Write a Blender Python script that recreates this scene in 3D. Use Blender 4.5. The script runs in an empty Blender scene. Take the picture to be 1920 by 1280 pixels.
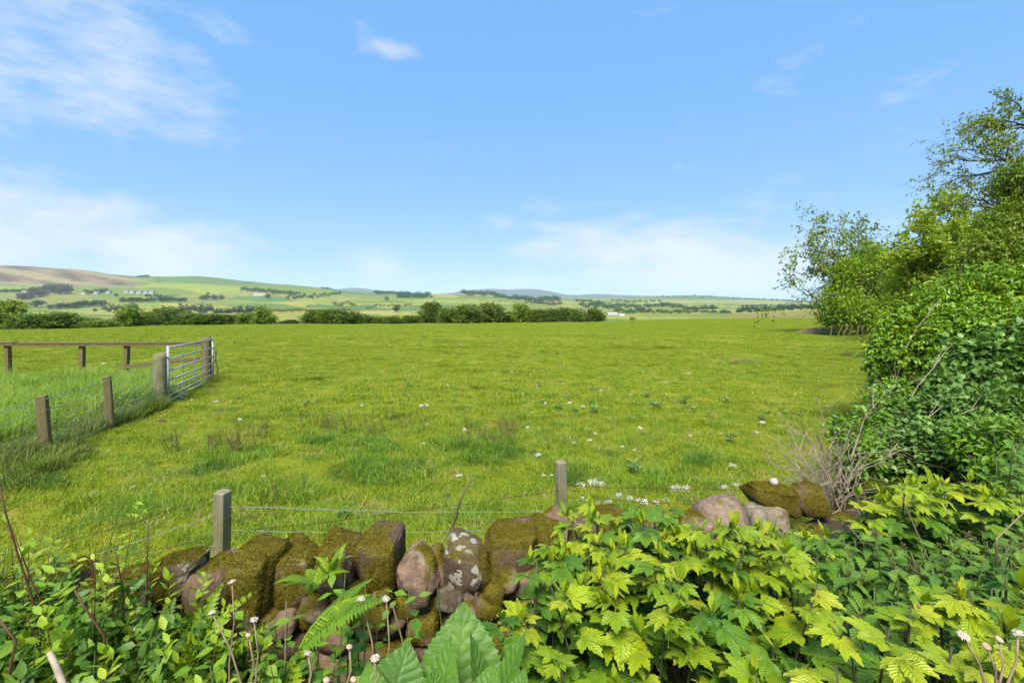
import bpy, math, random
import numpy as np
from mathutils import Vector, Matrix, noise

# ------------------------------------------------------------------ camera, sky, sun, exposure
sc = bpy.context.scene
COL = sc.collection
R = random.Random(11)
RN = np.random.default_rng(11)
CZ = 1.75                      # eye height above the garden soil
FPX = 853.33                   # focal length in photo pixels (16 mm on 36 mm, photo 1920 wide)
HOR = 560.0                    # photo row of eye level

cam_d = bpy.data.cameras.new('camera')
cam = bpy.data.objects.new('camera', cam_d)
COL.objects.link(cam)
cam.location = (0, 0, CZ)
cam.rotation_euler = (math.radians(90), 0, 0)
cam_d.sensor_width = 36.0
cam_d.lens = 16.0
cam_d.shift_y = -(640 - HOR) / 1920.0
cam_d.clip_start = 0.05
cam_d.clip_end = 60000
sc.camera = cam

SUN_EL, SUN_AZ = math.radians(54), math.radians(190)      # azimuth clockwise from +Y
w = bpy.data.worlds.new('World')
sc.world = w
w.use_nodes = True
nt = w.node_tree
nt.nodes.clear()


def N(tree, typ, **kw):
    n = tree.nodes.new(typ)
    for k, v in kw.items():
        if k.startswith('i_'):
            n.inputs[int(k[2:])].default_value = v
        else:
            setattr(n, k, v)
    return n


def math_n(tree, op, a, b=None, c=None, clamp=False):
    n = tree.nodes.new('ShaderNodeMath')
    n.operation = op
    n.use_clamp = clamp
    for i, v in enumerate((a, b, c)):
        if v is None:
            continue
        if isinstance(v, (int, float)):
            n.inputs[i].default_value = v
        else:
            tree.links.new(v, n.inputs[i])
    return n.outputs[0]


def mixc(tree, fac, a, b, mode='MIX'):
    n = tree.nodes.new('ShaderNodeMix')
    n.data_type = 'RGBA'
    n.blend_type = mode
    for sock, v in ((n.inputs[0], fac), (n.inputs[6], a), (n.inputs[7], b)):
        if isinstance(v, (int, float)):
            sock.default_value = v
        elif isinstance(v, tuple):
            sock.default_value = (v[0], v[1], v[2], 1)
        else:
            tree.links.new(v, sock)
    return n.outputs[2]


sky = N(nt, 'ShaderNodeTexSky', sky_type='NISHITA', sun_disc=False, sun_elevation=SUN_EL, sun_rotation=SUN_AZ,
        altitude=200, air_density=1.0, dust_density=0.4, ozone_density=2.5)
tc = N(nt, 'ShaderNodeTexCoord')
sep = N(nt, 'ShaderNodeSeparateXYZ')
nt.links.new(tc.outputs['Generated'], sep.inputs[0])
az = math_n(nt, 'ARCTAN2', sep.outputs[0], sep.outputs[1])
el = math_n(nt, 'ARCSINE', sep.outputs[2])
mp = N(nt, 'ShaderNodeMapping')
mp.inputs['Scale'].default_value = (1, 1, 2.6)
nt.links.new(tc.outputs['Generated'], mp.inputs[0])
n1 = N(nt, 'ShaderNodeTexNoise')
n1.inputs['Scale'].default_value = 3.2
n1.inputs['Detail'].default_value = 9
n1.inputs['Roughness'].default_value = 0.6
n1.inputs['Distortion'].default_value = 0.3
nt.links.new(mp.outputs[0], n1.inputs[0])
n2 = N(nt, 'ShaderNodeTexNoise')
n2.inputs['Scale'].default_value = 13
n2.inputs['Detail'].default_value = 8
n2.inputs['Roughness'].default_value = 0.62
nt.links.new(mp.outputs[0], n2.inputs[0])
den = None
# cloud banks: azimuth, elevation, half-widths (radians), amount
for a0, e0, ra, re, k in ((-0.72, 0.40, 0.17, 0.12, .75), (-0.93, 0.30, 0.16, 0.10, .62), (-0.24, 0.49, 0.065, 0.022, .85), (-0.31, .505, .035, .02, .45),
                          (-0.66, 0.065, 0.12, 0.06, 1.12), (-0.86, 0.10, 0.2, 0.08, 1.0), (-0.28, 0.075, .09, .05, .6),
                          (0.07, 0.110, 0.085, 0.028, .92), (0.30, 0.10, 0.2, 0.075, 1.05), (0.42, .06, .3, .07, .98), (.05, .03, .2, .03, .6),
                          (0.72, 0.34, 0.05, 0.03, .38), (1.3, 0.25, 0.3, 0.1, .7), (-1.6, 0.3, 0.35, 0.12, .7),
                          (2.3, 0.4, 0.4, 0.15, .6), (-2.5, 0.2, 0.5, 0.12, .7)):
    u = math_n(nt, 'MULTIPLY', math_n(nt, 'SUBTRACT', az, a0), 1 / ra)
    v = math_n(nt, 'MULTIPLY', math_n(nt, 'SUBTRACT', el, e0), 1 / re)
    q = math_n(nt, 'ADD', math_n(nt, 'MULTIPLY', u, u), math_n(nt, 'MULTIPLY', v, v))
    g = math_n(nt, 'MULTIPLY', math_n(nt, 'EXPONENT', math_n(nt, 'MULTIPLY', q, -0.7)), k)
    den = g if den is None else math_n(nt, 'MAXIMUM', den, g)
nn = math_n(nt, 'ADD', math_n(nt, 'MULTIPLY', n1.outputs[0], .7), math_n(nt, 'MULTIPLY', n2.outputs[0], .5))
cl = math_n(nt, 'ADD', math_n(nt, 'MULTIPLY', den, .98), math_n(nt, 'MULTIPLY', math_n(nt, 'SUBTRACT', nn, .6), 2.3))
cl = math_n(nt, 'MULTIPLY', math_n(nt, 'SUBTRACT', cl, .27), 1.25, clamp=True)
cl = math_n(nt, 'MULTIPLY', math_n(nt, 'POWER', cl, 1.15), .92)
# clear-day gradient: pale at the horizon, deeper blue overhead, laid over the physical sky
SKY_K = 0.10 * 2 ** 1.9
hf = math_n(nt, 'MULTIPLY', el, 1 / 0.62, clamp=True)
grad = ramp_w = nt.nodes.new('ShaderNodeValToRGB')
ce = ramp_w.color_ramp.elements
ce[0].position, ce[0].color = 0.0, (.52, .70, .93, 1)
ce[1].position, ce[1].color = 1.0, (.195, .475, .94, 1)
for p_, c_ in ((.12, (.40, .635, .95, 1)), (.32, (.285, .55, .955, 1)), (.6, (.215, .50, .955, 1))):
    e_ = ce.new(p_)
    e_.color = c_
nt.links.new(hf, ramp_w.inputs[0])
gsc = nt.nodes.new('ShaderNodeVectorMath')
gsc.operation = 'SCALE'
gsc.inputs['Scale'].default_value = 1 / SKY_K
nt.links.new(ramp_w.outputs[0], gsc.inputs[0])
tint = mixc(nt, .92, sky.outputs[0], gsc.outputs[0])
cloudcol = N(nt, 'ShaderNodeRGB')
cloudcol.outputs[0].default_value = (.86 / SKY_K, .91 / SKY_K, .97 / SKY_K, 1)
skyc = mixc(nt, cl, tint, cloudcol.outputs[0])
bg = N(nt, 'ShaderNodeBackground')
bg.inputs[1].default_value = 0.10
nt.links.new(skyc, bg.inputs[0])
wo = N(nt, 'ShaderNodeOutputWorld')
nt.links.new(bg.outputs[0], wo.inputs[0])

sl = bpy.data.lights.new('sun', 'SUN')
sun = bpy.data.objects.new('sun', sl)
COL.objects.link(sun)
sl.energy = 2.6
sl.angle = math.radians(24)
sl.color = (1.0, 0.95, 0.86)
sd = Vector((math.sin(SUN_AZ) * math.cos(SUN_EL), math.cos(SUN_AZ) * math.cos(SUN_EL), math.sin(SUN_EL)))
sun.rotation_euler = sd.to_track_quat('Z', 'Y').to_euler()
sun.location = (20, -20, 30)

vs = sc.view_settings
vs.view_transform = 'Standard'
vs.look = 'None'
vs.gamma = 1
vs.use_curve_mapping = False
vs.exposure = 1.9
sc.cycles.max_bounces = 7
sc.cycles.diffuse_bounces = 3
sc.cycles.glossy_bounces = 2
sc.cycles.transmission_bounces = 3
sc.cycles.volume_bounces = 1
sc.cycles.transparent_max_bounces = 6
sc.cycles.caustics_reflective = False
sc.cycles.caustics_refractive = False

# ------------------------------------------------------------------ helpers


def P(px, py, d):
    """point at depth d metres seen at photo position (px, py)"""
    return Vector(((px - 960) / FPX * d, d, CZ - (py - HOR) / FPX * d))


def tag(o, label=None, cat=None, group=None, kind=None):
    if label: o['label'] = label
    if cat: o['category'] = cat
    if group: o['group'] = group
    if kind: o['kind'] = kind
    return o


def thing(name, label, cat, loc=(0, 0, 0), group=None):
    o = bpy.data.objects.new(name, None)
    o.empty_display_size = 0.1
    COL.objects.link(o)
    o.location = loc
    return tag(o, label, cat, group)


def link(name, me, parent=None, M=None, local=False):
    o = bpy.data.objects.new(name, me)
    COL.objects.link(o)
    if parent is not None:
        o.parent = parent
        if not local:
            o.matrix_parent_inverse = Matrix.Translation(-Vector(parent.location))
    if M is not None:
        o.matrix_basis = M
    return o


def mesh_np(name, V, F, mat, rnd=None, uv=None, smooth=False, col=None, extra=None):
    """V (n,3), F (m,k) with one k; rnd per vertex"""
    V = np.asarray(V, dtype=np.float32)
    F = np.asarray(F, dtype=np.int32)
    me = bpy.data.meshes.new(name)
    k = F.shape[1]
    me.vertices.add(len(V))
    me.vertices.foreach_set('co', V.ravel())
    me.loops.add(F.size)
    me.loops.foreach_set('vertex_index', F.ravel())
    me.polygons.add(len(F))
    me.polygons.foreach_set('loop_start', np.arange(0, F.size, k, dtype=np.int32))
    me.polygons.foreach_set('loop_total', np.full(len(F), k, dtype=np.int32))
    if smooth:
        me.polygons.foreach_set('use_smooth', np.ones(len(F), dtype=bool))
    me.update(calc_edges=True)
    if rnd is not None:
        a = me.attributes.new('rnd', 'FLOAT', 'POINT')
        a.data.foreach_set('value', np.asarray(rnd, dtype=np.float32))
    for nm, arr in (extra or {}).items():
        a = me.attributes.new(nm, 'FLOAT', 'POINT')
        a.data.foreach_set('value', np.asarray(arr, dtype=np.float32))
    if col is not None:
        a = me.color_attributes.new('Col', 'FLOAT_COLOR', 'POINT')
        c4 = np.ones((len(V), 4), dtype=np.float32)
        c4[:, :3] = col
        a.data.foreach_set('color', c4.ravel())
    if uv is not None:
        l = me.uv_layers.new(name='UVMap')
        l.data.foreach_set('uv', np.asarray(uv, dtype=np.float32)[F.ravel()].ravel())
    me.materials.append(mat)
    return me


class MB:
    def __init__(s):
        s.v, s.f, s.r, s.uv = [], [], [], []

    def add(s, V, F, rnd=0.0, uv=None):
        o = len(s.v)
        s.v += [tuple(p) for p in V]
        s.f += [tuple(i + o for i in f) for f in F]
        s.r += [rnd] * len(V)
        s.uv += uv if uv else [(0, 0)] * len(V)

    def tube(s, pts, rad, n=6, rnd=0.0, cap=True):
        pts = [Vector(p) for p in pts]
        if not isinstance(rad, (list, tuple)):
            rad = [rad] * len(pts)
        V, F = [], []
        ref = Vector((0.37, 0.21, 0.9)).normalized()
        for i, p in enumerate(pts):
            t = (pts[min(i + 1, len(pts) - 1)] - pts[max(i - 1, 0)])
            t = t.normalized() if t.length > 1e-9 else Vector((0, 0, 1))
            if abs(t.dot(ref)) > .97:
                ref = Vector((0.9, 0.3, 0.2)).normalized()
            a = t.cross(ref).normalized()
            b = t.cross(a)
            for j in range(n):
                th = 2 * math.pi * j / n
                V.append(p + (a * math.cos(th) + b * math.sin(th)) * rad[i])
        for i in range(len(pts) - 1):
            for j in range(n):
                F.append((i * n + j, i * n + (j + 1) % n, (i + 1) * n + (j + 1) % n, (i + 1) * n + j))
        if cap:
            F.append(tuple(range(n))[::-1])
            F.append(tuple((len(pts) - 1) * n + j for j in range(n)))
        s.add(V, F, rnd)

    def box(s, c, h, M=None, bev=0.0):
        """centre c, half sizes h, rotation matrix M; bev chamfers the vertical edges and the top"""
        x, y, z = h
        if bev:
            ring = [(x - bev, -y), (x, -y + bev), (x, y - bev), (x - bev, y), (-x + bev, y), (-x, y - bev), (-x, -y + bev), (-x + bev, -y)]
            lv = [(-z, 1.0), (z - bev, 1.0), (z, 1 - bev / min(x, y))]
            V = [Vector((a * k, b * k, zz)) for zz, k in lv for a, b in ring]
            F = [(i * 8 + j, i * 8 + (j + 1) % 8, (i + 1) * 8 + (j + 1) % 8, (i + 1) * 8 + j) for i in range(2) for j in range(8)]
            F += [tuple(range(8))[::-1], tuple(range(16, 24))]
        else:
            V = [Vector((a * x, b * y, cc * z)) for a in (-1, 1) for b in (-1, 1) for cc in (-1, 1)]
            F = [(0, 1, 3, 2), (4, 6, 7, 5), (0, 4, 5, 1), (2, 3, 7, 6), (0, 2, 6, 4), (1, 5, 7, 3)]
        c = Vector(c)
        s.add([(M @ v if M else v) + c for v in V], F)

    def mesh(s, name, mat, smooth=False):
        me = bpy.data.meshes.new(name)
        me.from_pydata(s.v, [], s.f)
        a = me.attributes.new('rnd', 'FLOAT', 'POINT')
        a.data.foreach_set('value', s.r)
        if any(u != (0, 0) for u in s.uv):
            l = me.uv_layers.new(name='UVMap')
            for lp in me.loops:
                l.data[lp.index].uv = s.uv[lp.vertex_index]
        if smooth:
            me.polygons.foreach_set('use_smooth', [True] * len(me.polygons))
        me.materials.append(mat)
        me.update()
        return me

    def build(s, name, mat, parent=None, smooth=False, local=False, M=None):
        return link(name, s.mesh(name, mat, smooth), parent, M, local)


# ------------------------------------------------------------------ materials
def new_mat(name):
    m = bpy.data.materials.new(name)
    m.use_nodes = True
    t = m.node_tree
    b = t.nodes['Principled BSDF']
    return m, t, b


def pos_noise(t, scale, detail=3, rough=.55, src='pos', stretch=None):
    if src == 'pos':
        g = t.nodes.new('ShaderNodeNewGeometry').outputs['Position']
    else:
        g = t.nodes.new('ShaderNodeTexCoord').outputs['Object']
    if stretch:
        m = t.nodes.new('ShaderNodeMapping')
        m.inputs['Scale'].default_value = stretch
        t.links.new(g, m.inputs[0])
        g = m.outputs[0]
    n = t.nodes.new('ShaderNodeTexNoise')
    n.inputs['Scale'].default_value = scale
    n.inputs['Detail'].default_value = detail
    n.inputs['Roughness'].default_value = rough
    t.links.new(g, n.inputs[0])
    return n.outputs[0]


def ramp(t, fac, stops):
    n = t.nodes.new('ShaderNodeValToRGB')
    e = n.color_ramp.elements
    while len(e) > 1:
        e.remove(e[0])
    for i, (p, c) in enumerate(stops):
        x = e[0] if i == 0 else e.new(p)
        x.position = p
        x.color = (c[0], c[1], c[2], 1)
    t.links.new(fac, n.inputs[0])
    return n.outputs[0]


def bump(t, b, h, strength=.4, dist=.01):
    n = t.nodes.new('ShaderNodeBump')
    n.inputs['Strength'].default_value = strength
    n.inputs['Distance'].default_value = dist
    t.links.new(h, n.inputs['Height'])
    t.links.new(n.outputs[0], b.inputs['Normal'])


def rnd_fac(t):
    a = t.nodes.new('ShaderNodeAttribute')
    a.attribute_name = 'rnd'
    o = t.nodes.new('ShaderNodeObjectInfo')
    return math_n(t, 'FRACT', math_n(t, 'ADD', a.outputs['Fac'], o.outputs['Random']))


def leaf_mat(name, stops, trans=.3, rough=.5, spec=.35, vein=0.0, vary=.25, vscale=3.0, veins=9.0, veincol=None, glow=(1.25, 1.15, .5)):
    """foliage: stops is a palette of base colours drawn per leaf, world noise shifts it"""
    m, t, b = new_mat(name)
    f = rnd_fac(t)
    nz = pos_noise(t, vscale, 2)
    f = math_n(t, 'ADD', math_n(t, 'MULTIPLY', f, 1 - vary), math_n(t, 'MULTIPLY', math_n(t, 'SUBTRACT', nz, .25), 2 * vary), clamp=True)
    k = len(stops) - 1
    c = ramp(t, f, [(i / max(k, 1), s) for i, s in enumerate(stops)])
    if vein:
        u = t.nodes.new('ShaderNodeUVMap')
        sp = t.nodes.new('ShaderNodeSeparateXYZ')
        t.links.new(u.outputs[0], sp.inputs[0])
        side = math_n(t, 'ABSOLUTE', math_n(t, 'SUBTRACT', sp.outputs[0], .5))
        ph = math_n(t, 'MULTIPLY', math_n(t, 'SUBTRACT', sp.outputs[1], math_n(t, 'MULTIPLY', side, .42)), veins * 6.283)
        wv = math_n(t, 'SINE', ph)
        mid = math_n(t, 'SUBTRACT', 1.0, math_n(t, 'MULTIPLY', side, 18.0), clamp=True)
        hgt = math_n(t, 'SUBTRACT', math_n(t, 'POWER', math_n(t, 'MULTIPLY', math_n(t, 'ADD', wv, 1.0), .5), .6), mid)
        fn = pos_noise(t, 160, 2)
        bump(t, b, math_n(t, 'ADD', hgt, math_n(t, 'MULTIPLY', fn, .5)), vein, .004)
        if veincol:
            vm = math_n(t, 'POWER', math_n(t, 'MULTIPLY', math_n(t, 'SUBTRACT', 1.0, wv), .5), 5.0)
            vm = math_n(t, 'MULTIPLY', math_n(t, 'MAXIMUM', vm, mid), .5, clamp=True)
            c = mixc(t, vm, c, veincol)
            sp_ = math_n(t, 'MULTIPLY', math_n(t, 'SUBTRACT', pos_noise(t, 38, 4, .65), .66), 12, clamp=True)
            c = mixc(t, math_n(t, 'MULTIPLY', sp_, .6), c, (.16, .10, .03))
            c = mixc(t, 1.0, c, ramp(t, pos_noise(t, 11, 3), [(.3, (.72, .80, .7)), (.7, (1.22, 1.14, 1.1))]), 'MULTIPLY')
    t.links.new(c, b.inputs['Base Color'])
    b.inputs['Roughness'].default_value = rough
    b.inputs['Specular IOR Level'].default_value = spec
    if trans:
        tr = t.nodes.new('ShaderNodeBsdfTranslucent')
        t.links.new(mixc(t, 1.0, c, glow, 'MULTIPLY'), tr.inputs[0])
        mx = t.nodes.new('ShaderNodeMixShader')
        mx.inputs[0].default_value = trans
        t.links.new(b.outputs[0], mx.inputs[1])
        t.links.new(tr.outputs[0], mx.inputs[2])
        t.links.new(mx.outputs[0], t.nodes['Material Output'].inputs[0])
    return m


def solid(name, c1, c2, scale=20, rough=.8, bmp=.3, bdist=.005, metal=0.0, stretch=None, src='pos', spec=.3, detail=5):
    m, t, b = new_mat(name)
    nz = pos_noise(t, scale, detail, .6, src, stretch)
    c = ramp(t, nz, [(.3, c1), (.7, c2)])
    t.links.new(c, b.inputs['Base Color'])
    b.inputs['Roughness'].default_value = rough
    b.inputs['Metallic'].default_value = metal
    b.inputs['Specular IOR Level'].default_value = spec
    if bmp:
        bump(t, b, nz, bmp, bdist)
    return m


GRASS = [(.020, .058, .006), (.050, .105, .008), (.098, .150, .009), (.155, .190, .014), (.20, .19, .05)]
M = {}
WARM = (1.14, 1.04, .72)        # spring foliage leans to yellow


def warm(stops):
    return [tuple(a * b_ for a, b_ in zip(c_, WARM)) for c_ in stops]


M['grass'] = leaf_mat('pasture_blade', [(.060, .150, .008), (.135, .230, .010), (.225, .295, .012), (.30, .325, .016), (.42, .36, .11)], trans=.35, rough=.55, vary=.5, vscale=2.6)
M['tallgrass'] = leaf_mat('tall_grass_blade', warm([(.075, .15, .015), (.12, .23, .02), (.19, .31, .028), (.28, .36, .07)]), trans=.35, rough=.5, vary=.4, vscale=.9)
M['darkgrass'] = leaf_mat('dark_tuft_blade', [(.035, .095, .010), (.055, .13, .012), (.085, .165, .016), (.15, .18, .04)], trans=.3, vary=.4, vscale=3)
M['rank'] = leaf_mat('rank_grass_blade', [(.13, .25, .025), (.19, .31, .035), (.27, .37, .05), (.36, .41, .10)], trans=.35, vary=.4, vscale=.9)
M['straw'] = leaf_mat('straw_blade', [(.20, .17, .05), (.32, .27, .09), (.42, .36, .15)], trans=.2, vary=.3)
M['weed'] = leaf_mat('weed_blade', warm([(.06, .13, .02), (.10, .18, .03), (.15, .21, .05), (.22, .21, .09)]), trans=.3, vary=.4, vscale=1.5)
M['thistle'] = leaf_mat('thistle_leaf', [(.085, .165, .035), (.13, .21, .05), (.17, .25, .07)], trans=.2, rough=.6, vary=.2)
M['seed'] = leaf_mat('seed_stalk', [(.085, .075, .020), (.14, .115, .036), (.085, .11, .022)], trans=.1, rough=.8)
M['gold'] = leaf_mat('golden_leaf', warm([(.115, .22, .010), (.20, .32, .012), (.29, .39, .016), (.36, .41, .03)]), trans=.32, rough=.42, vein=.55, vary=.2, vscale=2.5, veins=9, veincol=(.12, .22, .01))
M['green'] = leaf_mat('green_lobed_leaf', [(.062, .165, .010), (.09, .20, .012), (.13, .25, .014), (.18, .30, .018)], trans=.3, rough=.4, vein=.55, vary=.25, vscale=2.5, veins=9, veincol=(.04, .09, .01))
M['broad'] = leaf_mat('broad_leaf', warm([(.045, .125, .016), (.068, .165, .020), (.095, .20, .025)]), trans=.3, rough=.5, vein=.5, vary=.3, veins=8, veincol=(.12, .22, .06))
M['nettle'] = leaf_mat('nettle_leaf', warm([(.048, .125, .016), (.068, .165, .022), (.105, .21, .028), (.16, .26, .03)]), trans=.25, rough=.55, vein=.6, vary=.3, veins=7)
M['fern'] = leaf_mat('fern_frond', warm([(0.068, 0.163, 0.0096), (0.121, 0.237, 0.0120), (0.230, 0.325, 0.0144)]), trans=.35, rough=.5, vary=.3, vscale=3)
M['shrubtip'] = leaf_mat('shrub_tip_leaf', [(.16, .28, .012), (.24, .35, .016), (.33, .40, .03)], trans=.35, rough=.45, vein=.25, vary=.2, vscale=4, veins=6)
M['shrub'] = leaf_mat('shrub_leaf', warm([(.045, .135, .014), (.075, .19, .016), (.13, .255, .018), (.21, .32, .022)]), trans=.35, rough=.45, vein=.25, vary=.35, vscale=4, veins=6)
M['cover'] = leaf_mat('ground_cover_leaf', warm([(.030, .085, .012), (.050, .125, .015), (.085, .175, .018), (.13, .22, .02)]), trans=.25, vary=.3)
M['elder'] = leaf_mat('elder_leaf', warm([(.062, .155, .012), (.10, .22, .015), (.165, .29, .018), (.26, .37, .026)]), trans=.3, rough=.42, vary=.3, vscale=1.2)
M['bramble'] = leaf_mat('bramble_leaf', warm([(0.047, 0.124, 0.0275), (0.074, 0.169, 0.0385), (0.115, 0.221, 0.0495), (0.149, 0.260, 0.0550)]), trans=.25, rough=.5, vary=.3, vscale=1.5)
M['treeleaf'] = leaf_mat('tree_leaf', warm([(.065, .155, .009), (.11, .22, .011), (.17, .28, .013), (.23, .33, .016)]), trans=.35, rough=.5, vary=.35, vscale=.5)
M['yellowleaf'] = leaf_mat('young_tree_leaf', [(.10, .19, .008), (.18, .27, .010), (.27, .34, .013), (.33, .37, .018)], trans=.4, rough=.5, vary=.3, vscale=.6)
M['ashleaf'] = leaf_mat('ash_leaf', warm([(0.049, 0.112, 0.0156), (0.091, 0.168, 0.0208), (0.154, 0.224, 0.0260), (0.210, 0.252, 0.0325)]), trans=.35, rough=.5, vary=.3, vscale=.6)
M['hedgeleaf'] = leaf_mat('hedgerow_leaf', warm([(0.030, 0.072, 0.0072), (0.054, 0.111, 0.0084), (0.088, 0.150, 0.0096), (0.135, 0.195, 0.0144)]), trans=.3, rough=.6, vary=.4, vscale=.12)
M['hedgelight'] = leaf_mat('hedgerow_light_leaf', warm([(0.065, 0.130, 0.0096), (0.111, 0.189, 0.0120), (0.169, 0.247, 0.0168)]), trans=.3, rough=.6, vary=.4, vscale=.12)
M['farleaf'] = leaf_mat('far_tree_leaf', [(.026, .062, .012), (.045, .092, .016), (.075, .125, .020)], trans=.2, rough=.8, vary=.3, vscale=.01, spec=.1)
M['conifer'] = leaf_mat('far_conifer', [(.010, .030, .012), (.017, .042, .016), (.028, .055, .018)], trans=.1, rough=.9, vary=.3, vscale=.01, spec=.1)
M['larch'] = leaf_mat('far_bare_wood', [(.075, .052, .028), (.10, .07, .035), (.06, .065, .025)], trans=.1, rough=.9, vary=.3, vscale=.01, spec=.1)
M['scrub'] = leaf_mat('far_scrub', [(0.065, 0.102, 0.0192), (0.104, 0.132, 0.0240), (0.156, 0.168, 0.0360)], trans=.2, rough=.9, vary=.3, vscale=.01, spec=.1)
M['moss'] = leaf_mat('moss_tuft', [(.028, .032, .003), (.066, .060, .004), (.118, .092, .006), (.18, .128, .012), (.27, .19, .03)], trans=.2, rough=.9, vary=.6, vscale=24, spec=.1)
M['bark'] = solid('bark', (.035, .028, .020), (.09, .075, .055), 14, .9, .7, .02, stretch=(1, 1, .3))
M['twig'] = solid('dead_twig', (.17, .13, .085), (.33, .27, .19), 30, .85, .4, .003)
M['redstem'] = solid('brown_stem', (.055, .022, .010), (.12, .05, .02), 40, .7, .3, .002)
M['greenstem'] = solid('green_stem', (.03, .055, .012), (.07, .10, .02), 25, .6, .2, .002)
M['darkstem'] = solid('dark_stem', (.020, .022, .010), (.055, .055, .018), 25, .6, .2, .002)
M['drystem'] = solid('dry_stem', (.14, .09, .055), (.27, .19, .12), 40, .85, .3, .002)
M['rust'] = solid('rusty_wire', (.035, .018, .010), (.10, .05, .028), 60, .85, .3, .001)
M['wire'] = solid('galvanised_wire', (.12, .15, .15), (.24, .28, .28), 60, .6, .2, .001, metal=.2)
M['galv'] = solid('galvanised_gate', (.20, .21, .215), (.40, .42, .44), 9, .5, .15, .002, metal=.2, spec=.5)
M['wool'] = leaf_mat('sheep_wool', [(.50, .47, .40), (.66, .63, .56), (.78, .76, .71)], trans=.25, rough=.95, vary=.2, spec=.1, glow=(1, 1, 1))
M['petal'] = leaf_mat('withered_petal', [(.36, .32, .26), (.50, .46, .40), (.60, .57, .52)], trans=.25, rough=.9, vary=.2, glow=(1, 1, .95))
M['tan'] = solid('dry_seed_head', (.26, .17, .10), (.48, .36, .24), 120, .95, .8, .004)
M['bud'] = solid('flower_bud', (.20, .085, .025), (.34, .20, .05), 90, .7, .4, .003)
M['soil'] = solid('garden_soil', (.020, .014, .008), (.055, .040, .022), 9, .95, .8, .03)
M['earth'] = solid('bare_red_earth', (.26, .13, .07), (.42, .25, .15), 2.5, .95, .6, .05)
M['mole'] = solid('molehill_earth', (.035, .022, .012), (.085, .052, .030), 30, .95, .8, .02)
M['rope'] = solid('old_rope', (.10, .08, .05), (.20, .16, .10), 80, .95, .6, .004)
M['whitewall'] = solid('white_render', (.36, .36, .34), (.46, .46, .44), .3, .8, 0)
M['slate'] = solid('slate_roof', (.09, .095, .105), (.15, .155, .17), .5, .7, 0)
M['shed'] = solid('grey_cladding', (.30, .31, .33), (.42, .43, .45), .3, .6, 0)
M['glass'] = solid('dark_window', (.02, .025, .03), (.05, .055, .06), .5, .2, 0, spec=.6)


def post_mat(name, base1, base2, algae):
    m, t, b = new_mat(name)
    g = pos_noise(t, 26, 6, .65, stretch=(1, 1, .07))
    f = pos_noise(t, 7, 4)
    c = ramp(t, g, [(.3, base1), (.72, base2)])
    c = mixc(t, math_n(t, 'MULTIPLY', math_n(t, 'SUBTRACT', f, .40), 3.4, clamp=True), c, algae)
    cr = math_n(t, 'MULTIPLY', math_n(t, 'SUBTRACT', .40, g), 9.0, clamp=True)
    c = mixc(t, math_n(t, 'MULTIPLY', cr, .7), c, (base1[0] * .35, base1[1] * .35, base1[2] * .35))
    t.links.new(c, b.inputs['Base Color'])
    b.inputs['Roughness'].default_value = .88
    b.inputs['Specular IOR Level'].default_value = .2
    bump(t, b, g, .7, .006)
    return m


M['post'] = post_mat('weathered_post', (.115, .10, .065), (.25, .225, .15), (.125, .13, .035))
M['postbrown'] = post_mat('brown_post', (.085, .060, .026), (.18, .135, .065), (.12, .105, .035))
M['rail'] = post_mat('dark_rail', (.075, .050, .022), (.16, .115, .058), (.12, .10, .045))

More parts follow.
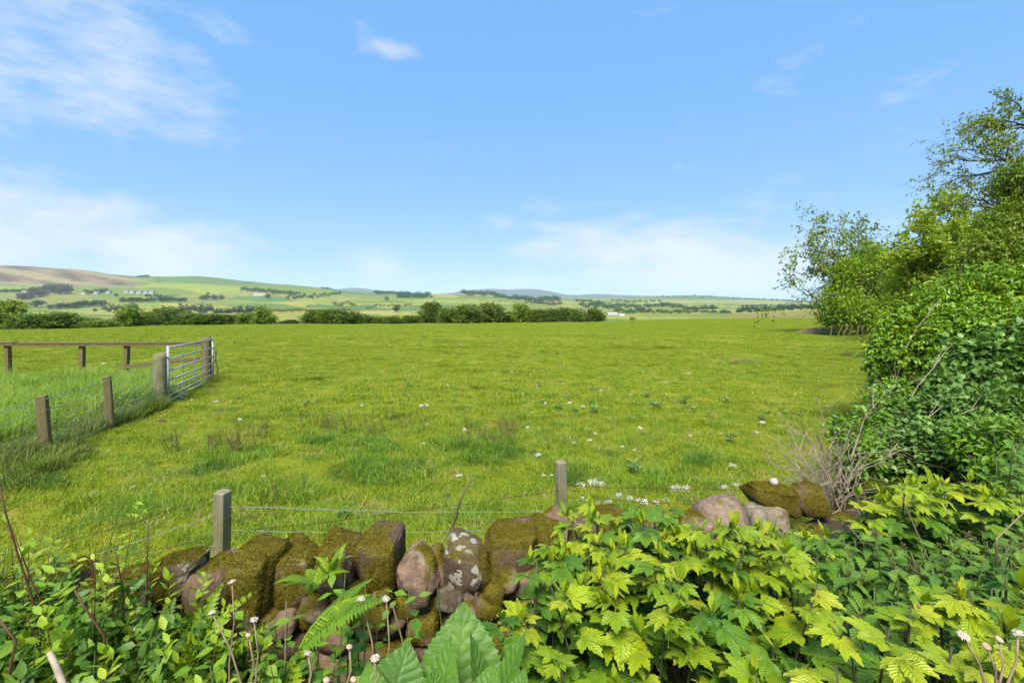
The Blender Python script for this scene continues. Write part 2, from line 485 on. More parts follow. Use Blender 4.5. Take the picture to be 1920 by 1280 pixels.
# ------------------------------------------------------------------ terrain
ROWS = [  # depth, then either one height below eye (m) or (photo column, photo row) pairs of the ground seen there
    (1.0, -2.15), (3.0, -2.16), (6.0, -2.21), (10.0, -2.28), (13.4, -2.40), (20.0, -2.60), (30.0, -2.88),
    (60.0, [(0, 619), (480, 616), (960, 615.5), (1500, 613), (1920, 612)]),
    (100.0, [(0, 622), (240, 612), (480, 608.5), (720, 608), (960, 606), (1140, 604), (1300, 602), (1500, 603), (1920, 603)]),
    (130.0, [(0, 622.5), (240, 611.5), (480, 607.5), (720, 607), (960, 605), (1140, 602.5), (1300, 599), (1500, 598), (1920, 598)]),
    (200.0, [(0, 645), (240, 632), (480, 625), (720, 622), (960, 620), (1100, 608), (1200, 599), (1300, 596), (1500, 591), (1920, 588)]),
    (300.0, [(0, 655), (240, 640), (480, 632), (720, 628), (960, 625), (1140, 616), (1300, 599), (1400, 588.5), (1500, 583), (1920, 580)]),
    (450.0, [(0, 630), (240, 622), (720, 615), (960, 610), (1140, 606), (1300, 602), (1500, 592), (1920, 590)]),
    (700.0, [(0, 606), (240, 604), (480, 604), (720, 603), (960, 603), (1140, 597), (1300, 595), (1500, 594), (1920, 590)]),
    (1000.0, [(0, 594), (240, 594), (480, 595), (720, 594), (960, 593), (1140, 592), (1300, 591), (1500, 589), (1920, 588)]),
    (1500.0, [(0, 577), (240, 578), (480, 582), (720, 583), (960, 583), (1140, 586), (1300, 586), (1500, 583), (1920, 583)]),
    (2200.0, [(0, 553), (120, 555), (240, 556), (480, 561), (720, 568), (960, 571), (1140, 579), (1300, 580), (1500, 577), (1920, 577)]),
    (3000.0, [(0, 524), (120, 528), (240, 533), (340, 532), (480, 540), (640, 554), (720, 557), (960, 561), (1140, 572), (1300, 574), (1500, 573), (1920, 573)]),
    (3700.0, [(-300, 488), (0, 497), (60, 499), (120, 503), (180, 511), (235, 519), (270, 520), (310, 518), (345, 517), (385, 520), (440, 526), (500, 532.5), (560, 536),
              (610, 541), (660, 548), (720, 550), (800, 552), (960, 554.5), (1060, 562), (1140, 567), (1300, 569), (1500, 571), (1920, 572)]),
    (4600.0, [(0, 525), (240, 545), (480, 550), (720, 556), (960, 559), (1100, 561), (1200, 562), (1300, 562), (1500, 567), (1920, 570)]),
    (6000.0, [(0, 560), (480, 562), (720, 562), (960, 560.5), (1100, 558), (1200, 557), (1260, 554.5), (1310, 553.5), (1360, 557), (1440, 561.5), (1540, 566), (1920, 569)]),
    (7400.0, [(0, 572), (960, 571), (1300, 570), (1920, 572)]),
    (9000.0, [(0, 571), (560, 570), (630, 562), (665, 562), (860, 562), (960, 560), (1100, 562), (1300, 566), (1920, 570)]),
    (10500.0, [(0, 571), (580, 556), (625, 543), (660, 538.5), (690, 541), (720, 548), (780, 552), (840, 550), (875, 544.5), (915, 540.5), (950, 543), (962, 543),
               (990, 540.5), (1025, 544), (1060, 553), (1085, 553), (1120, 550.5), (1160, 553), (1240, 555), (1400, 559), (1560, 564), (1920, 569)]),
    (13000.0, [(0, 580), (960, 580), (1920, 580)]),
]
PXG = np.arange(-2400, 4321, 10.0)


def row_z(d, spec):
    if not isinstance(spec, list):
        return np.full(len(PXG), float(spec))
    px, py = zip(*spec)
    v = np.interp(PXG, px, py)
    k = np.array([1, 2, 3, 2, 1]) / 9.0
    vp = np.pad(v, 2, mode='edge')
    v = np.convolve(vp, k, 'valid')
    return -(v - HOR) / FPX * d


UD = np.log(np.array([r[0] for r in ROWS]))
ZT = np.array([row_z(*r) for r in ROWS])


def pchip(x, y, xi):
    h = np.diff(x)[:, None]
    dl = np.diff(y, axis=0) / h
    m = np.zeros_like(y)
    s = dl[:-1] * dl[1:] > 0
    w1, w2 = 2 * h[1:] + h[:-1], h[1:] + 2 * h[:-1]
    with np.errstate(divide='ignore', invalid='ignore'):
        mm = (w1 + w2) / (w1 / dl[:-1] + w2 / dl[1:])
    m[1:-1] = np.where(s, mm, 0)
    m[0], m[-1] = dl[0], dl[-1]
    k = np.clip(np.searchsorted(x, xi) - 1, 0, len(x) - 2)
    hh = h[k]
    t = ((xi - x[k])[:, None]) / hh
    return ((1 + 2 * t) * (1 - t) ** 2 * y[k] + t * (1 - t) ** 2 * hh * m[k] + t * t * (3 - 2 * t) * y[k + 1] + t * t * (t - 1) * hh * m[k + 1])


UG = np.linspace(UD[0], UD[-1], 700)
ZG = pchip(UD, ZT, UG)            # (700, len(PXG))


def zbase(x, y):
    x = np.asarray(x, float)
    y = np.maximum(np.asarray(y, float), 1.01)
    u = np.clip((np.log(y) - UG[0]) / (UG[1] - UG[0]), 0, len(UG) - 1.001)
    c = np.clip((x / y * FPX + 960 - PXG[0]) / 10.0, 0, len(PXG) - 1.001)
    i, j = u.astype(int), c.astype(int)
    fu, fc = u - i, c - j
    return CZ + (ZG[i, j] * (1 - fu) * (1 - fc) + ZG[i + 1, j] * fu * (1 - fc) + ZG[i, j + 1] * (1 - fu) * fc + ZG[i + 1, j + 1] * fu * fc)


_ph = RN.uniform(0, 6.28, (14, 2))
_dr = RN.uniform(0, 6.28, 14)


def relief(x, y):
    """hummocks of the grazed pasture, fading out with distance; larger swells far away"""
    z = np.zeros_like(x)
    amp = np.array([.034, .026, .018, .009, .004, .002])
    wl = np.array([3.1, 2.0, 1.3, .83, .55, .40])
    for k in range(6):
        for q in range(2):
            a = _dr[k * 2 + q]
            z += amp[k] * np.sin((x * np.cos(a) + y * np.sin(a)) * 6.283 / wl[k] + _ph[k * 2 + q, 0] + 1.6 * np.sin((x * np.sin(a) - y * np.cos(a)) * 3.1 / wl[k] + _ph[k * 2 + q, 1])) * .55
    z *= np.clip(1.5 - y / 40, 0, 1)
    far = np.clip((y - 500) / 900, 0, 1)
    for k, (wv, am) in enumerate(((900., 7.), (420., 3.2), (210., 1.3))):
        a = _dr[k + 3]
        z += far * am * np.sin((x * np.cos(a) + y * np.sin(a)) * 6.283 / wv + 1.3 * np.sin((x * np.sin(a) - y * np.cos(a)) * 5.0 / wv)) * np.clip((4200 - y) / 800, 0, 1)
    return z


def ground(x, y):
    x = np.asarray(x, float)
    y = np.asarray(y, float)
    return zbase(x, y) + relief(x, y)


def gz(x, y):
    return float(ground(np.array([x]), np.array([y]))[0])


def G(px, d):
    x = (px - 960) / FPX * d
    return Vector((x, d, gz(x, d)))


def find_d(px, py, lo=400.0, hi=7000.0):
    ds = np.exp(np.linspace(math.log(lo), math.log(hi), 900))
    xs = (px - 960) / FPX * ds
    rows = HOR - (ground(xs, ds) - CZ) / ds * FPX
    best = np.minimum.accumulate(rows)
    ok = np.where((rows <= py) & (rows <= best + 1e-6))[0]
    return float(ds[ok[0]]) if len(ok) else float(ds[int(np.argmin(rows))])


def near_d(px, py):
    return find_d(px, py, 2.6, 130.0)


colpx = np.concatenate([np.arange(-2400, -200, 110.0), np.arange(-200, 2121, 7.0), np.arange(2130, 4300, 110.0)])


def sheet(name, d0, d1, rows):
    d = np.exp(np.linspace(math.log(d0), math.log(d1), rows))
    X = (colpx[None, :] - 960) / FPX * d[:, None]
    Y = np.repeat(d[:, None], len(colpx), 1)
    Z = ground(X, Y)
    n, m = X.shape
    idx = np.arange(n * m).reshape(n, m)
    F = np.stack([idx[:-1, :-1], idx[:-1, 1:], idx[1:, 1:], idx[1:, :-1]], -1).reshape(-1, 4)
    return np.stack([X, Y, Z], -1).reshape(-1, 3), F


# the grazed pasture
m, t, b = new_mat('pasture_ground')
big = pos_noise(t, .10, 3)
mid = pos_noise(t, 2.2, 5)
fine = pos_noise(t, 9, 5, .7)
f = math_n(t, 'ADD', math_n(t, 'ADD', math_n(t, 'MULTIPLY', big, .45), math_n(t, 'MULTIPLY', mid, .45)), math_n(t, 'MULTIPLY', fine, .35))
c = ramp(t, f, [(.42, (.042, .080, .005)), (.54, (.105, .138, .007)), (.66, (.165, .182, .010)), (.80, (.22, .19, .03))])
vf = pos_noise(t, 34, 4, .7)
c = mixc(t, math_n(t, 'MULTIPLY', math_n(t, 'SUBTRACT', vf, .52), 3.0, clamp=True), c, (.16, .13, .045))
t.links.new(c, b.inputs['Base Color'])
b.inputs['Roughness'].default_value = .95
b.inputs['Specular IOR Level'].default_value = .1
bump(t, b, math_n(t, 'ADD', fine, vf), .6, .05)
M['pasture'] = m
V, F = sheet('pasture', 1.5, 150, 250)
tag(link('field_ground', mesh_np('field_ground', V, F, M['pasture'], smooth=True)), 'grazed green pasture sloping away behind the stone wall', kind='structure')

# valley fields, moor and hills: each field has its own crop colour
V, F = sheet('valley', 150, 7400, 330)
PAL = np.array([(.125, .165, .025), (.185, .21, .032), (.225, .225, .042), (.085, .14, .034), (.25, .225, .06), (.145, .185, .028), (.20, .195, .05)])
ns = 330
spx = RN.uniform(-500, 2400, ns)
slu = RN.uniform(math.log(420), math.log(7400), ns)
scol = RN.integers(0, len(PAL), ns)
# the fields one can name in the photograph
for i, (a, dd, k) in enumerate(((760, 1900, 2), (860, 2400, 1), (930, 3000, 5), (640, 2300, 1), (520, 1900, 2), (430, 1500, 2), (300, 2000, 4), (250, 1500, 2), (120, 800, 3), (200, 950, 3),
                                (60, 1100, 3), (420, 2900, 1), (500, 3100, 5), (350, 3500, 3), (700, 3200, 0), (1180, 700, 2), (1120, 900, 2), (1250, 3300, 5), (1400, 3400, 2), (1350, 900, 1))):
    spx[i], slu[i], scol[i] = a, math.log(dd), k
vpx = V[:, 0] / V[:, 1] * FPX + 960
vlu = np.log(V[:, 1])
wx = vpx + 14 * np.sin(vlu * 23) + 9 * np.sin(vlu * 61 + 1)
wu = vlu + .010 * np.sin(vpx * .021) + .006 * np.sin(vpx * .07)
best = np.full(len(V), 1e9)
sec = np.full(len(V), 1e9)
who = np.zeros(len(V), int)
for i in range(ns):
    dd = ((wx - spx[i]) / 150) ** 2 + ((wu - slu[i]) / .125) ** 2
    nb = dd < best
    sec = np.where(nb, best, np.minimum(sec, dd))
    best = np.where(nb, dd, best)
    who = np.where(nb, i, who)
col = PAL[scol[who]] * (0.80 + .2 * RN.random(ns))[who][:, None]
edge = np.sqrt(sec) - np.sqrt(best)
hed = (edge < .04) & (RN.random(ns)[who] < .25)
col = np.where(hed[:, None], np.array([.05, .085, .02]), col)
# heather moor on the long brown hill, rough grazing on the rise to the east
hz = V[:, 2] - CZ
moor = np.clip((hz - 62 - 9 * np.sin(vpx * .045) - 6 * np.sin(vpx * .11 + vlu * 9)) / 26, 0, 1) * np.clip((285 - vpx) / 60, 0, 1)
hc = np.array([.135, .092, .050])[None] * (1 + .25 * np.sin(vpx * .09 + vlu * 31) + .2 * np.sin(vpx * .023 - vlu * 55))[:, None]
pale = np.array([.20, .165, .075])
hc = np.where((np.sin(vpx * .031 + vlu * 42) > .45)[:, None], pale, hc)
col = col * (1 - moor[:, None]) + hc * moor[:, None]
hil = np.clip((hz - 80) / 30, 0, 1) * np.clip((vpx - 270) / 40, 0, 1)
col = col * (1 - .55 * hil[:, None]) + np.array([.085, .135, .035]) * .55 * hil[:, None]
rough = np.clip((420 - V[:, 1]) / 60, 0, 1)
rc = np.array([.165, .150, .045])[None] * (1 + .22 * np.sin(vlu * 47 + vpx * .013) + .12 * np.sin(vlu * 131 + vpx * .05))[:, None]
lowg = np.clip((1330 - vpx) / 160, 0, 1)[:, None]
rc = rc * (1 - lowg) + np.array([.135, .185, .03]) * lowg
col = col * (1 - rough[:, None]) + rc * rough[:, None]
m, t, b = new_mat('valley_fields')
va = t.nodes.new('ShaderNodeVertexColor')
va.layer_name = 'Col'
nz = pos_noise(t, .02, 6, .65)
nz2 = pos_noise(t, .4, 4, .6)
c = mixc(t, 1.0, va.outputs[0], ramp(t, math_n(t, 'ADD', math_n(t, 'MULTIPLY', nz, .7), math_n(t, 'MULTIPLY', nz2, .3)), [(.3, (.72, .78, .7)), (.7, (1.25, 1.18, 1.2))]), 'MULTIPLY')
t.links.new(c, b.inputs['Base Color'])
b.inputs['Roughness'].default_value = .95
b.inputs['Specular IOR Level'].default_value = .1
M['valley'] = m
tag(link('valley_terrain', mesh_np('valley_terrain', V, F, m, smooth=True, col=col)), 'patchwork of farm fields rising to brown and green hills', kind='structure')

V, F = sheet('hills', 7400, 13000, 60)
M['mount'] = solid('far_hill', (.05, .06, .045), (.09, .085, .06), .002, .95, 0)
tag(link('distant_hills', mesh_np('distant_hills', V, F, M['mount'], smooth=True)), 'blue hazy hills on the far horizon', kind='structure')

# air
HZ0, HZ1 = -140.0, 420.0
mb = MB()
mb.box((0, 2000, (HZ0 + HZ1) / 2), (20000, 13000, (HZ1 - HZ0) / 2))
m = bpy.data.materials.new('air_haze')
m.use_nodes = True
m.node_tree.nodes.clear()
pv = N(m.node_tree, 'ShaderNodeVolumePrincipled')
pv.inputs['Color'].default_value = (.62, .82, 1.0, 1)
pv.inputs['Density'].default_value = 4.2e-5
pv.inputs['Anisotropy'].default_value = 0.0
mo = N(m.node_tree, 'ShaderNodeOutputMaterial')
m.node_tree.links.new(pv.outputs[0], mo.inputs['Volume'])
HAZE = True
if HAZE:
    tag(mb.build('haze', m), 'thin blue haze over the valley', kind='stuff')


# ------------------------------------------------------------------ leaf clouds and trees
def unit(a):
    return a / np.maximum(np.linalg.norm(a, axis=-1, keepdims=True), 1e-9)


def leaves(pts, out, size, aspect=.45, droop=.3, tumble=.7, upn=.5, fold=.2, fine=False, rng=RN):
    """one folded leaf per point. out: direction the leaf grows towards. returns V, F(k=3), rnd"""
    n = len(pts)
    size = np.broadcast_to(np.asarray(size, float), (n,))[:, None]
    a = unit(out + rng.normal(0, tumble, (n, 3)) + np.array([0, 0, -droop]))
    nn = unit(out * .5 + rng.normal(0, tumble, (n, 3)) + np.array([0, 0, upn]))
    nn = unit(nn - a * np.sum(a * nn, -1, keepdims=True))
    b_ = np.cross(nn, a)
    w_ = size * aspect * .5
    if not fine:
        base, tip = pts, pts + a * size - nn * size * .12
        l = pts + a * size * .42 + b_ * w_ + nn * w_ * fold
        r = pts + a * size * .42 - b_ * w_ + nn * w_ * fold
        V = np.stack([base, l, tip, r], 1).reshape(-1, 3)
        q = np.arange(n)[:, None] * 4
        F = np.concatenate([q + np.array([0, 2, 1]), q + np.array([0, 3, 2])], 0)
        k = 4
    else:
        base, tip = pts, pts + a * size - nn * size * .22
        m1 = pts + a * size * .30 + nn * 0
        m2 = pts + a * size * .68 - nn * size * .06
        l1 = m1 + b_ * w_ + nn * w_ * fold
        r1 = m1 - b_ * w_ + nn * w_ * fold
        l2 = m2 + b_ * w_ * .72 + nn * w_ * fold * .6
        r2 = m2 - b_ * w_ * .72 + nn * w_ * fold * .6
        V = np.stack([base, m1, m2, tip, l1, l2, r1, r2], 1).reshape(-1, 3)
        q = np.arange(n)[:, None] * 8
        T = [(0, 1, 4), (4, 1, 5), (1, 2, 5), (5, 2, 3), (0, 6, 1), (6, 7, 1), (1, 7, 2), (7, 3, 2)]
        F = np.concatenate([q + np.array(x) for x in T], 0)
        k = 8
    return V, F, np.repeat(rng.random(n), k)


def cat(parts):
    V, F, r, o = [], [], [], 0
    for v, f, q in parts:
        V.append(v); F.append(f + o); r.append(q); o += len(v)
    return np.concatenate(V), np.concatenate(F), np.concatenate(r)


def blob_points(blobs, n, shell=(.72, 1.04), rng=RN, flat=None):
    """points near the surface of lumpy ellipsoids; blobs: (cx,cy,cz,rx,ry,rz)"""
    B = np.array(blobs, float)
    area = (B[:, 3] * B[:, 4] + B[:, 3] * B[:, 5] + B[:, 4] * B[:, 5])
    w_ = rng.choice(len(B), n, p=area / area.sum())
    dirs = unit(rng.normal(0, 1, (n, 3)))
    ph = B[w_, :3] * 1.7
    lump = 1 + .16 * np.sin(dirs[:, 0] * 7 + ph[:, 0]) * np.sin(dirs[:, 1] * 6 + ph[:, 1]) + .10 * np.sin(dirs[:, 2] * 11 + ph[:, 2] * 2 + dirs[:, 0] * 9)
    rr = rng.uniform(shell[0], shell[1], n) * lump
    p = B[w_, :3] + dirs * B[w_, 3:6] * rr[:, None]
    return p, dirs


def crown_from_blobs(name, blobs, n, size, mat, shell=(.7, 1.05), clump=5, spread=1.2, fine=False, aspect=.5, droop=.2, tumble=.7, upn=.5, jit=.35, zmin=None, rng=RN):
    """leaves in small sprays of `clump` around points on the blobs' surface"""
    k = max(1, n // clump)
    p, d = blob_points(blobs, k, shell, rng)
    p = np.repeat(p, clump, 0) + rng.normal(0, size * spread, (k * clump, 3))
    d = np.repeat(d, clump, 0)
    if zmin is not None:
        ok = p[:, 2] > zmin
        p, d = p[ok], d[ok]
    V, F, r = leaves(p, d, size * rng.uniform(1 - jit, 1 + jit, len(p)), aspect, droop, tumble, upn, fine=fine, rng=rng)
    return mesh_np(name, V, F, mat, r)


def sprays(p, d, L, rng=RN, pairs=2, size=.5, droop=.35, tumble=.45, aspect=.42, fine=True, upn=.6):
    """pinnate leaves: stalk of length L with paired leaflets and a tip leaflet"""
    n = len(p)
    a = unit(d + rng.normal(0, tumble, (n, 3)) + np.array([0, 0, -droop]))
    nn = unit(d * .4 + rng.normal(0, .4, (n, 3)) + np.array([0, 0, upn]))
    nn = unit(nn - a * np.sum(a * nn, -1, keepdims=True))
    b_ = np.cross(nn, a)
    L = np.broadcast_to(L, (n,))[:, None]
    out = []
    for k in range(pairs):
        s = .25 + .5 * k / max(pairs - 1, 1)
        for sg in (-1, 1):
            q = p + a * L * s
            out.append(leaves(q, a * .55 + b_ * sg * .8 - nn * .15, (L * size)[:, 0] * rng.uniform(.85, 1.1, n), aspect, .1, .12, .3, fine=fine, rng=rng))
    out.append(leaves(p + a * L * .8, a - nn * .2, (L * size)[:, 0] * 1.1, aspect, .1, .12, .3, fine=fine, rng=rng))
    return cat(out)


def grow(mb, tips, p, d, L, r, lvl, top, rng, up=.15, wob=.22, kids=(3, 5), ang=(.5, 1.0), shrink=.62, sides=6):
    seg = 5 if lvl < 2 else 4
    pts, rad = [p.copy()], [r]
    d = d.normalized()
    here = []
    for i in range(seg):
        d = (d + Vector((rng.gauss(0, wob), rng.gauss(0, wob), rng.gauss(0, wob) + up * (.4 if lvl else .1)))).normalized()
        p = p + d * (L / seg)
        pts.append(p.copy())
        rad.append(r * (1 - .62 * (i + 1) / seg))
        here.append((p.copy(), d.copy(), rad[-1]))
        if lvl >= top - 1:
            tips.append((p.copy(), d.copy()))
    mb.tube(pts, rad, max(3, sides - lvl), cap=False)
    if lvl >= top:
        return
    n = rng.randint(*kids)
    for k in range(n):
        i = min(seg - 1, int(seg * (.25 + .75 * (k + rng.random()) / n)))
        q, dd, rr = here[i]
        perp = dd.orthogonal().normalized()
        perp.rotate(Matrix.Rotation(rng.uniform(0, 6.283), 3, dd))
        a = rng.uniform(*ang)
        nd = dd * math.cos(a) + perp * math.sin(a)
        grow(mb, tips, q, nd, L * shrink * rng.uniform(.75, 1.2), rr * .72, lvl + 1, top, rng, up, wob, kids, ang, shrink, sides)


# --- far trees: four shared meshes per kind, scaled to each place
def far_mesh(name, n, mat, seed, shape):
    rng = np.random.default_rng(seed)
    if shape == 'round':
        bl = [(0, 0, .62, .42, .42, .36)] + [(rng.uniform(-.3, .3), rng.uniform(-.3, .3), rng.uniform(.35, .8), .25, .25, .22) for _ in range(6)]
    elif shape == 'cone':
        bl = [(0, 0, .15 + .8 * k / 7, .26 * (1 - k / 8) + .03, .26 * (1 - k / 8) + .03, .12) for k in range(8)]
    else:
        bl = [(rng.uniform(-.6, .6), rng.uniform(-.4, .4), rng.uniform(.2, .45), .35, .35, .3) for _ in range(6)]
    return crown_from_blobs(name, bl, n, .13 if shape != 'cone' else .09, mat, clump=3, spread=.5, rng=rng, aspect=.8, tumble=1.0, zmin=.02)


FAR = {k: [far_mesh('crown', 420, M[mt], 50 + i + 10 * j, sh) for i in range(4)] for j, (k, mt, sh) in enumerate((
    ('round', 'farleaf', 'round'), ('scrub', 'scrub', 'bush'), ('cone', 'conifer', 'cone'), ('larch', 'larch', 'round')))}
mb = MB()
mb.tube([(0, 0, -.08), (0, 0, .3), (.02, 0, .6)], [.035, .028, .012], 6)
FTRUNK = mb.mesh('trunk', M['bark'])


def far_tree(px, py, hpx, kind, label, group, wide=1.0, d=None, name='far_tree'):
    d = d or find_d(px, py)
    g = G(px, d)
    h = hpx / FPX * d
    root = thing(name, label, 'tree', g, group)
    root.rotation_euler = (0, 0, R.uniform(0, 6.28))
    root.scale = (h * wide, h * wide, h)
    link('crown', R.choice(FAR[kind]), root, local=True)
    link('trunk', FTRUNK, root, local=True)
    return root


def wood(name, line, n, hpx, kind, label, depth=.10, wide=1.0):
    """a far wood that reads as one mass: trees joined in one mesh"""
    Vs, Fs, rs, o = [], [], [], 0
    src = FAR[kind]
    data = []
    for me in src:
        v = np.empty(len(me.vertices) * 3, np.float32); me.vertices.foreach_get('co', v)
        f = np.empty(len(me.polygons) * 3, np.int32); me.loops.foreach_get('vertex_index', f)
        r_ = np.empty(len(me.vertices), np.float32); me.attributes['rnd'].data.foreach_get('value', r_)
        keep = 260 * 4
        v, f, r_ = v.reshape(-1, 3), f.reshape(-1, 3), r_
        f = f[(f.max(1) < keep)]
        data.append((v[:keep], f, r_[:keep]))
    seglen = [math.hypot(line[i + 1][0] - line[i][0], line[i + 1][1] - line[i][1]) for i in range(len(line) - 1)]
    tot = sum(seglen)
    for k in range(n):
        s = (k + R.uniform(-.4, .4)) / n * tot
        i = 0
        while i < len(seglen) - 1 and s > seglen[i]:
            s -= seglen[i]; i += 1
        u = s / seglen[i]
        px = line[i][0] + (line[i + 1][0] - line[i][0]) * u
        py = line[i][1] + (line[i + 1][1] - line[i][1]) * u
        d = find_d(px, py) * (1 + R.uniform(0, depth))
        x = (px - 960) / FPX * d
        h = hpx / FPX * d * R.uniform(.75, 1.2)
        v, f, r_ = data[R.randrange(len(data))]
        th = R.uniform(0, 6.28)
        rot = np.array([[math.cos(th), -math.sin(th), 0], [math.sin(th), math.cos(th), 0], [0, 0, 1]])
        vv = (v @ rot.T) * np.array([h * wide, h * wide, h]) + np.array([x, d, gz(x, d) - .05 * h])
        Vs.append(vv); Fs.append(f + o); rs.append(r_); o += len(vv)
    me = mesh_np(name, np.concatenate(Vs), np.concatenate(Fs), src[0].materials[0], np.concatenate(rs))
    return tag(link(name, me), label, 'wood', kind='stuff')


wood('conifer_plantation', [(338, 587), (400, 588), (480, 587)], 44, 12, 'cone', 'dark conifer plantation behind the hedgerow trees in the valley', .12, 1.3)
wood('conifer_strip', [(196, 586), (262, 584)], 16, 10, 'cone', 'dark conifer strip beside the light green hedgerow tree', .1, 1.3)
wood('bare_larch_wood', [(40, 563), (70, 558), (100, 553), (130, 551)], 34, 13, 'larch', 'reddish brown wood on the slope below the moor', .14, 1.2)
wood('hillside_wood', [(455, 549), (500, 551), (530, 553), (565, 557)], 26, 7, 'round', 'strip of dark trees running down the green hillside', .05, 1.2)
wood('field_edge_wood', [(540, 562), (590, 560), (640, 555)], 22, 6, 'round', 'belt of trees at the lower edge of the green hill', .05, 1.2)
wood('ridge_wood', [(258, 520.5), (280, 520.5)], 8, 4, 'round', 'small dark clump of trees on the skyline beside the moor', .03, 1.3)
wood('skyline_wood', [(604, 541), (622, 543)], 6, 3.5, 'round', 'tiny row of trees on the skyline of the green hill', .03, 1.2)
wood('shelter_belt', [(703, 552), (740, 552), (772, 553)], 24, 6, 'round', 'long dark shelter belt on the horizon above the pale field', .04, 1.2)
wood('shelter_wood', [(748, 560), (780, 560), (805, 559)], 22, 9, 'round', 'squat dark wood at the corner of the pale field', .05, 1.2)
wood('valley_scrub', [(505, 588), (560, 585), (640, 583), (665, 582)], 60, 6, 'scrub', 'olive scrub on the valley floor behind the hedgerow', .2, 1.4)
wood('valley_scrub', [(690, 580), (775, 573)], 16, 5, 'scrub', 'short scrubby strip across the pale valley field', .05, 1.4)
wood('long_wood', [(868, 554), (920, 557), (960, 562), (1000, 566), (1050, 570)], 60, 8, 'round', 'long dark wood running down below the blue hills', .10, 1.3)
wood('conifer_wood', [(985, 569), (1030, 572), (1055, 574)], 22, 7, 'cone', 'dark conifers at the lower end of the long wood', .08, 1.4)
wood('river_wood', [(1090, 578), (1140, 580), (1200, 582), (1260, 581), (1345, 584)], 66, 8, 'round', 'wooded river belt across the valley in the centre distance', .2, 1.3)
wood('river_wood', [(1155, 588), (1230, 589), (1300, 588), (1375, 588)], 40, 7, 'round', 'nearer wooded belt below the river wood', .12, 1.3)
wood('upper_wood', [(1080, 568), (1160, 569), (1240, 568)], 30, 5, 'round', 'thin line of woods under the far dark hill', .1, 1.3)
wood('hill_forest', [(1235, 558), (1300, 557.5), (1370, 560), (1450, 564), (1535, 568)], 60, 4, 'cone', 'dark forest along the top of the low far hill', .06, 1.6)
wood('plantation_strip', [(1383, 587), (1440, 584), (1500, 581), (1545, 578)], 60, 9, 'cone', 'dark straight plantation edge behind the rough pasture', .06, 1.4)
wood('field_copse', [(1388, 576), (1440, 575)], 14, 4, 'round', 'faint copse in the pale field above the plantation', .05, 1.3)
for (a, b0, n, h, lab) in (((96, 580), (140, 578), 6, 10, 'dark round tree in the belt across the lower valley fields'), ((140, 577), (180, 574), 7, 11, 'dark round tree in the upper half of the lower valley belt'),
                           ((228, 567), (288, 566), 10, 8, 'tree in the hedgerow below the white cottages'), ((300, 566), (345, 566), 7, 9, 'tree in the hedgerow right of the cottages field'),
                           ((0, 549), (44, 548), 7, 6, 'tree in the row at the foot of the moor'), ((162, 551), (200, 548), 6, 7, 'tree among the farm buildings on the hillside'),
                           ((275, 557), (300, 558), 4, 6, 'small tree in the yellow field below the cottages'), ((380, 563), (418, 562), 5, 9, 'tree in the short row above the conifer plantation')):
    for k in range(n):
        u = (k + R.uniform(-.25, .25)) / max(n - 1, 1)
        far_tree(a[0] + (b0[0] - a[0]) * u, a[1] + (b0[1] - a[1]) * u, h * R.uniform(.8, 1.2), 'round', lab, lab.replace('tree', 'trees', 1), R.uniform(1.1, 1.4))
for px, py, h, wd, lab in ((193, 575, 12, 1.3, 'single round dark tree in the valley right of the belt'), (68, 576, 13, 1.8, 'broad dark tree below the brown wood'), (178, 585, 7, .9, 'small dark tree at the end of the conifer strip'),
                           (134, 546, 6, 1.3, 'tree on the slope above the brown wood'), (218, 556, 6, 1.2, 'lone small tree left of the cottages field'), (390, 553, 5, 1.2, 'lone tree on the open green hillside'),
                           (501, 560, 9, 1.2, 'dark tree in front of the long shed on the hillside'), (725, 563, 7, 1.3, 'pale tree in the open field left of the squat wood'),
                           (743, 586, 14, 1.0, 'tall grey green tree standing in the valley field'), (808, 559, 5, 1.3, 'small tree right of the squat wood')):
    far_tree(px, py, h, 'round', lab, None, wd)
far_tree(1186, 604, 10, 'scrub', 'lone bush at the far edge of the pasture', None, .8, d=160, name='field_bush')


def house(px, py, wpx, hpx, label, group=None, long=False, roof='slate', wall='whitewall', name='cottage'):
    d = find_d(px, py)
    g = G(px, d)
    W, H = wpx / FPX * d / 2, hpx / FPX * d
    D = W * (.55 if long else .75)
    root = thing(name, label, 'house' if not long else 'barn', g, group)
    eave = H * .58
    mb = MB()
    mb.box((0, 0, eave / 2 - .5), (W, D, eave / 2 + .5))
    mb.add([(-W, -D, eave), (-W, D, eave), (-W, 0, H), (W, -D, eave), (W, D, eave), (W, 0, H)], [(0, 2, 1), (3, 4, 5)])
    mb.build('wall', M[wall], root, local=True)
    mb = MB()
    e = W * .06
    k = (H - eave) / D
    mb.add([(-W - e, -D - e, eave - e * k), (W + e, -D - e, eave - e * k), (W + e, 0, H + .12), (-W - e, 0, H + .12), (W + e, D + e, eave - e * k), (-W - e, D + e, eave - e * k),
            (-W - e, -D - e, eave - e * k + .3), (W + e, -D - e, eave - e * k + .3), (W + e, 0, H + .42), (-W - e, 0, H + .42), (W + e, D + e, eave - e * k + .3), (-W - e, D + e, eave - e * k + .3)],
           [(0, 1, 2, 3), (3, 2, 4, 5), (7, 6, 9, 8), (8, 9, 11, 10), (0, 6, 7, 1), (4, 10, 11, 5), (1, 7, 8, 2), (2, 8, 10, 4), (0, 3, 9, 6), (3, 5, 11, 9)])
    rf = mb.build('roof', M[roof], root, local=True)
    if not long:
        mb = MB()
        mb.box((W * .7, 0, H + .5), (.5, .4, 1.1))
        mb.build('chimney', M['whitewall'], rf, local=True)
        for sx in (-.55, .55):
            mb = MB()
            mb.box((W * sx, -D - .02, eave * .55), (W * .14, .06, eave * .2))
            mb.build('window', M['glass'], root, local=True)
    return root


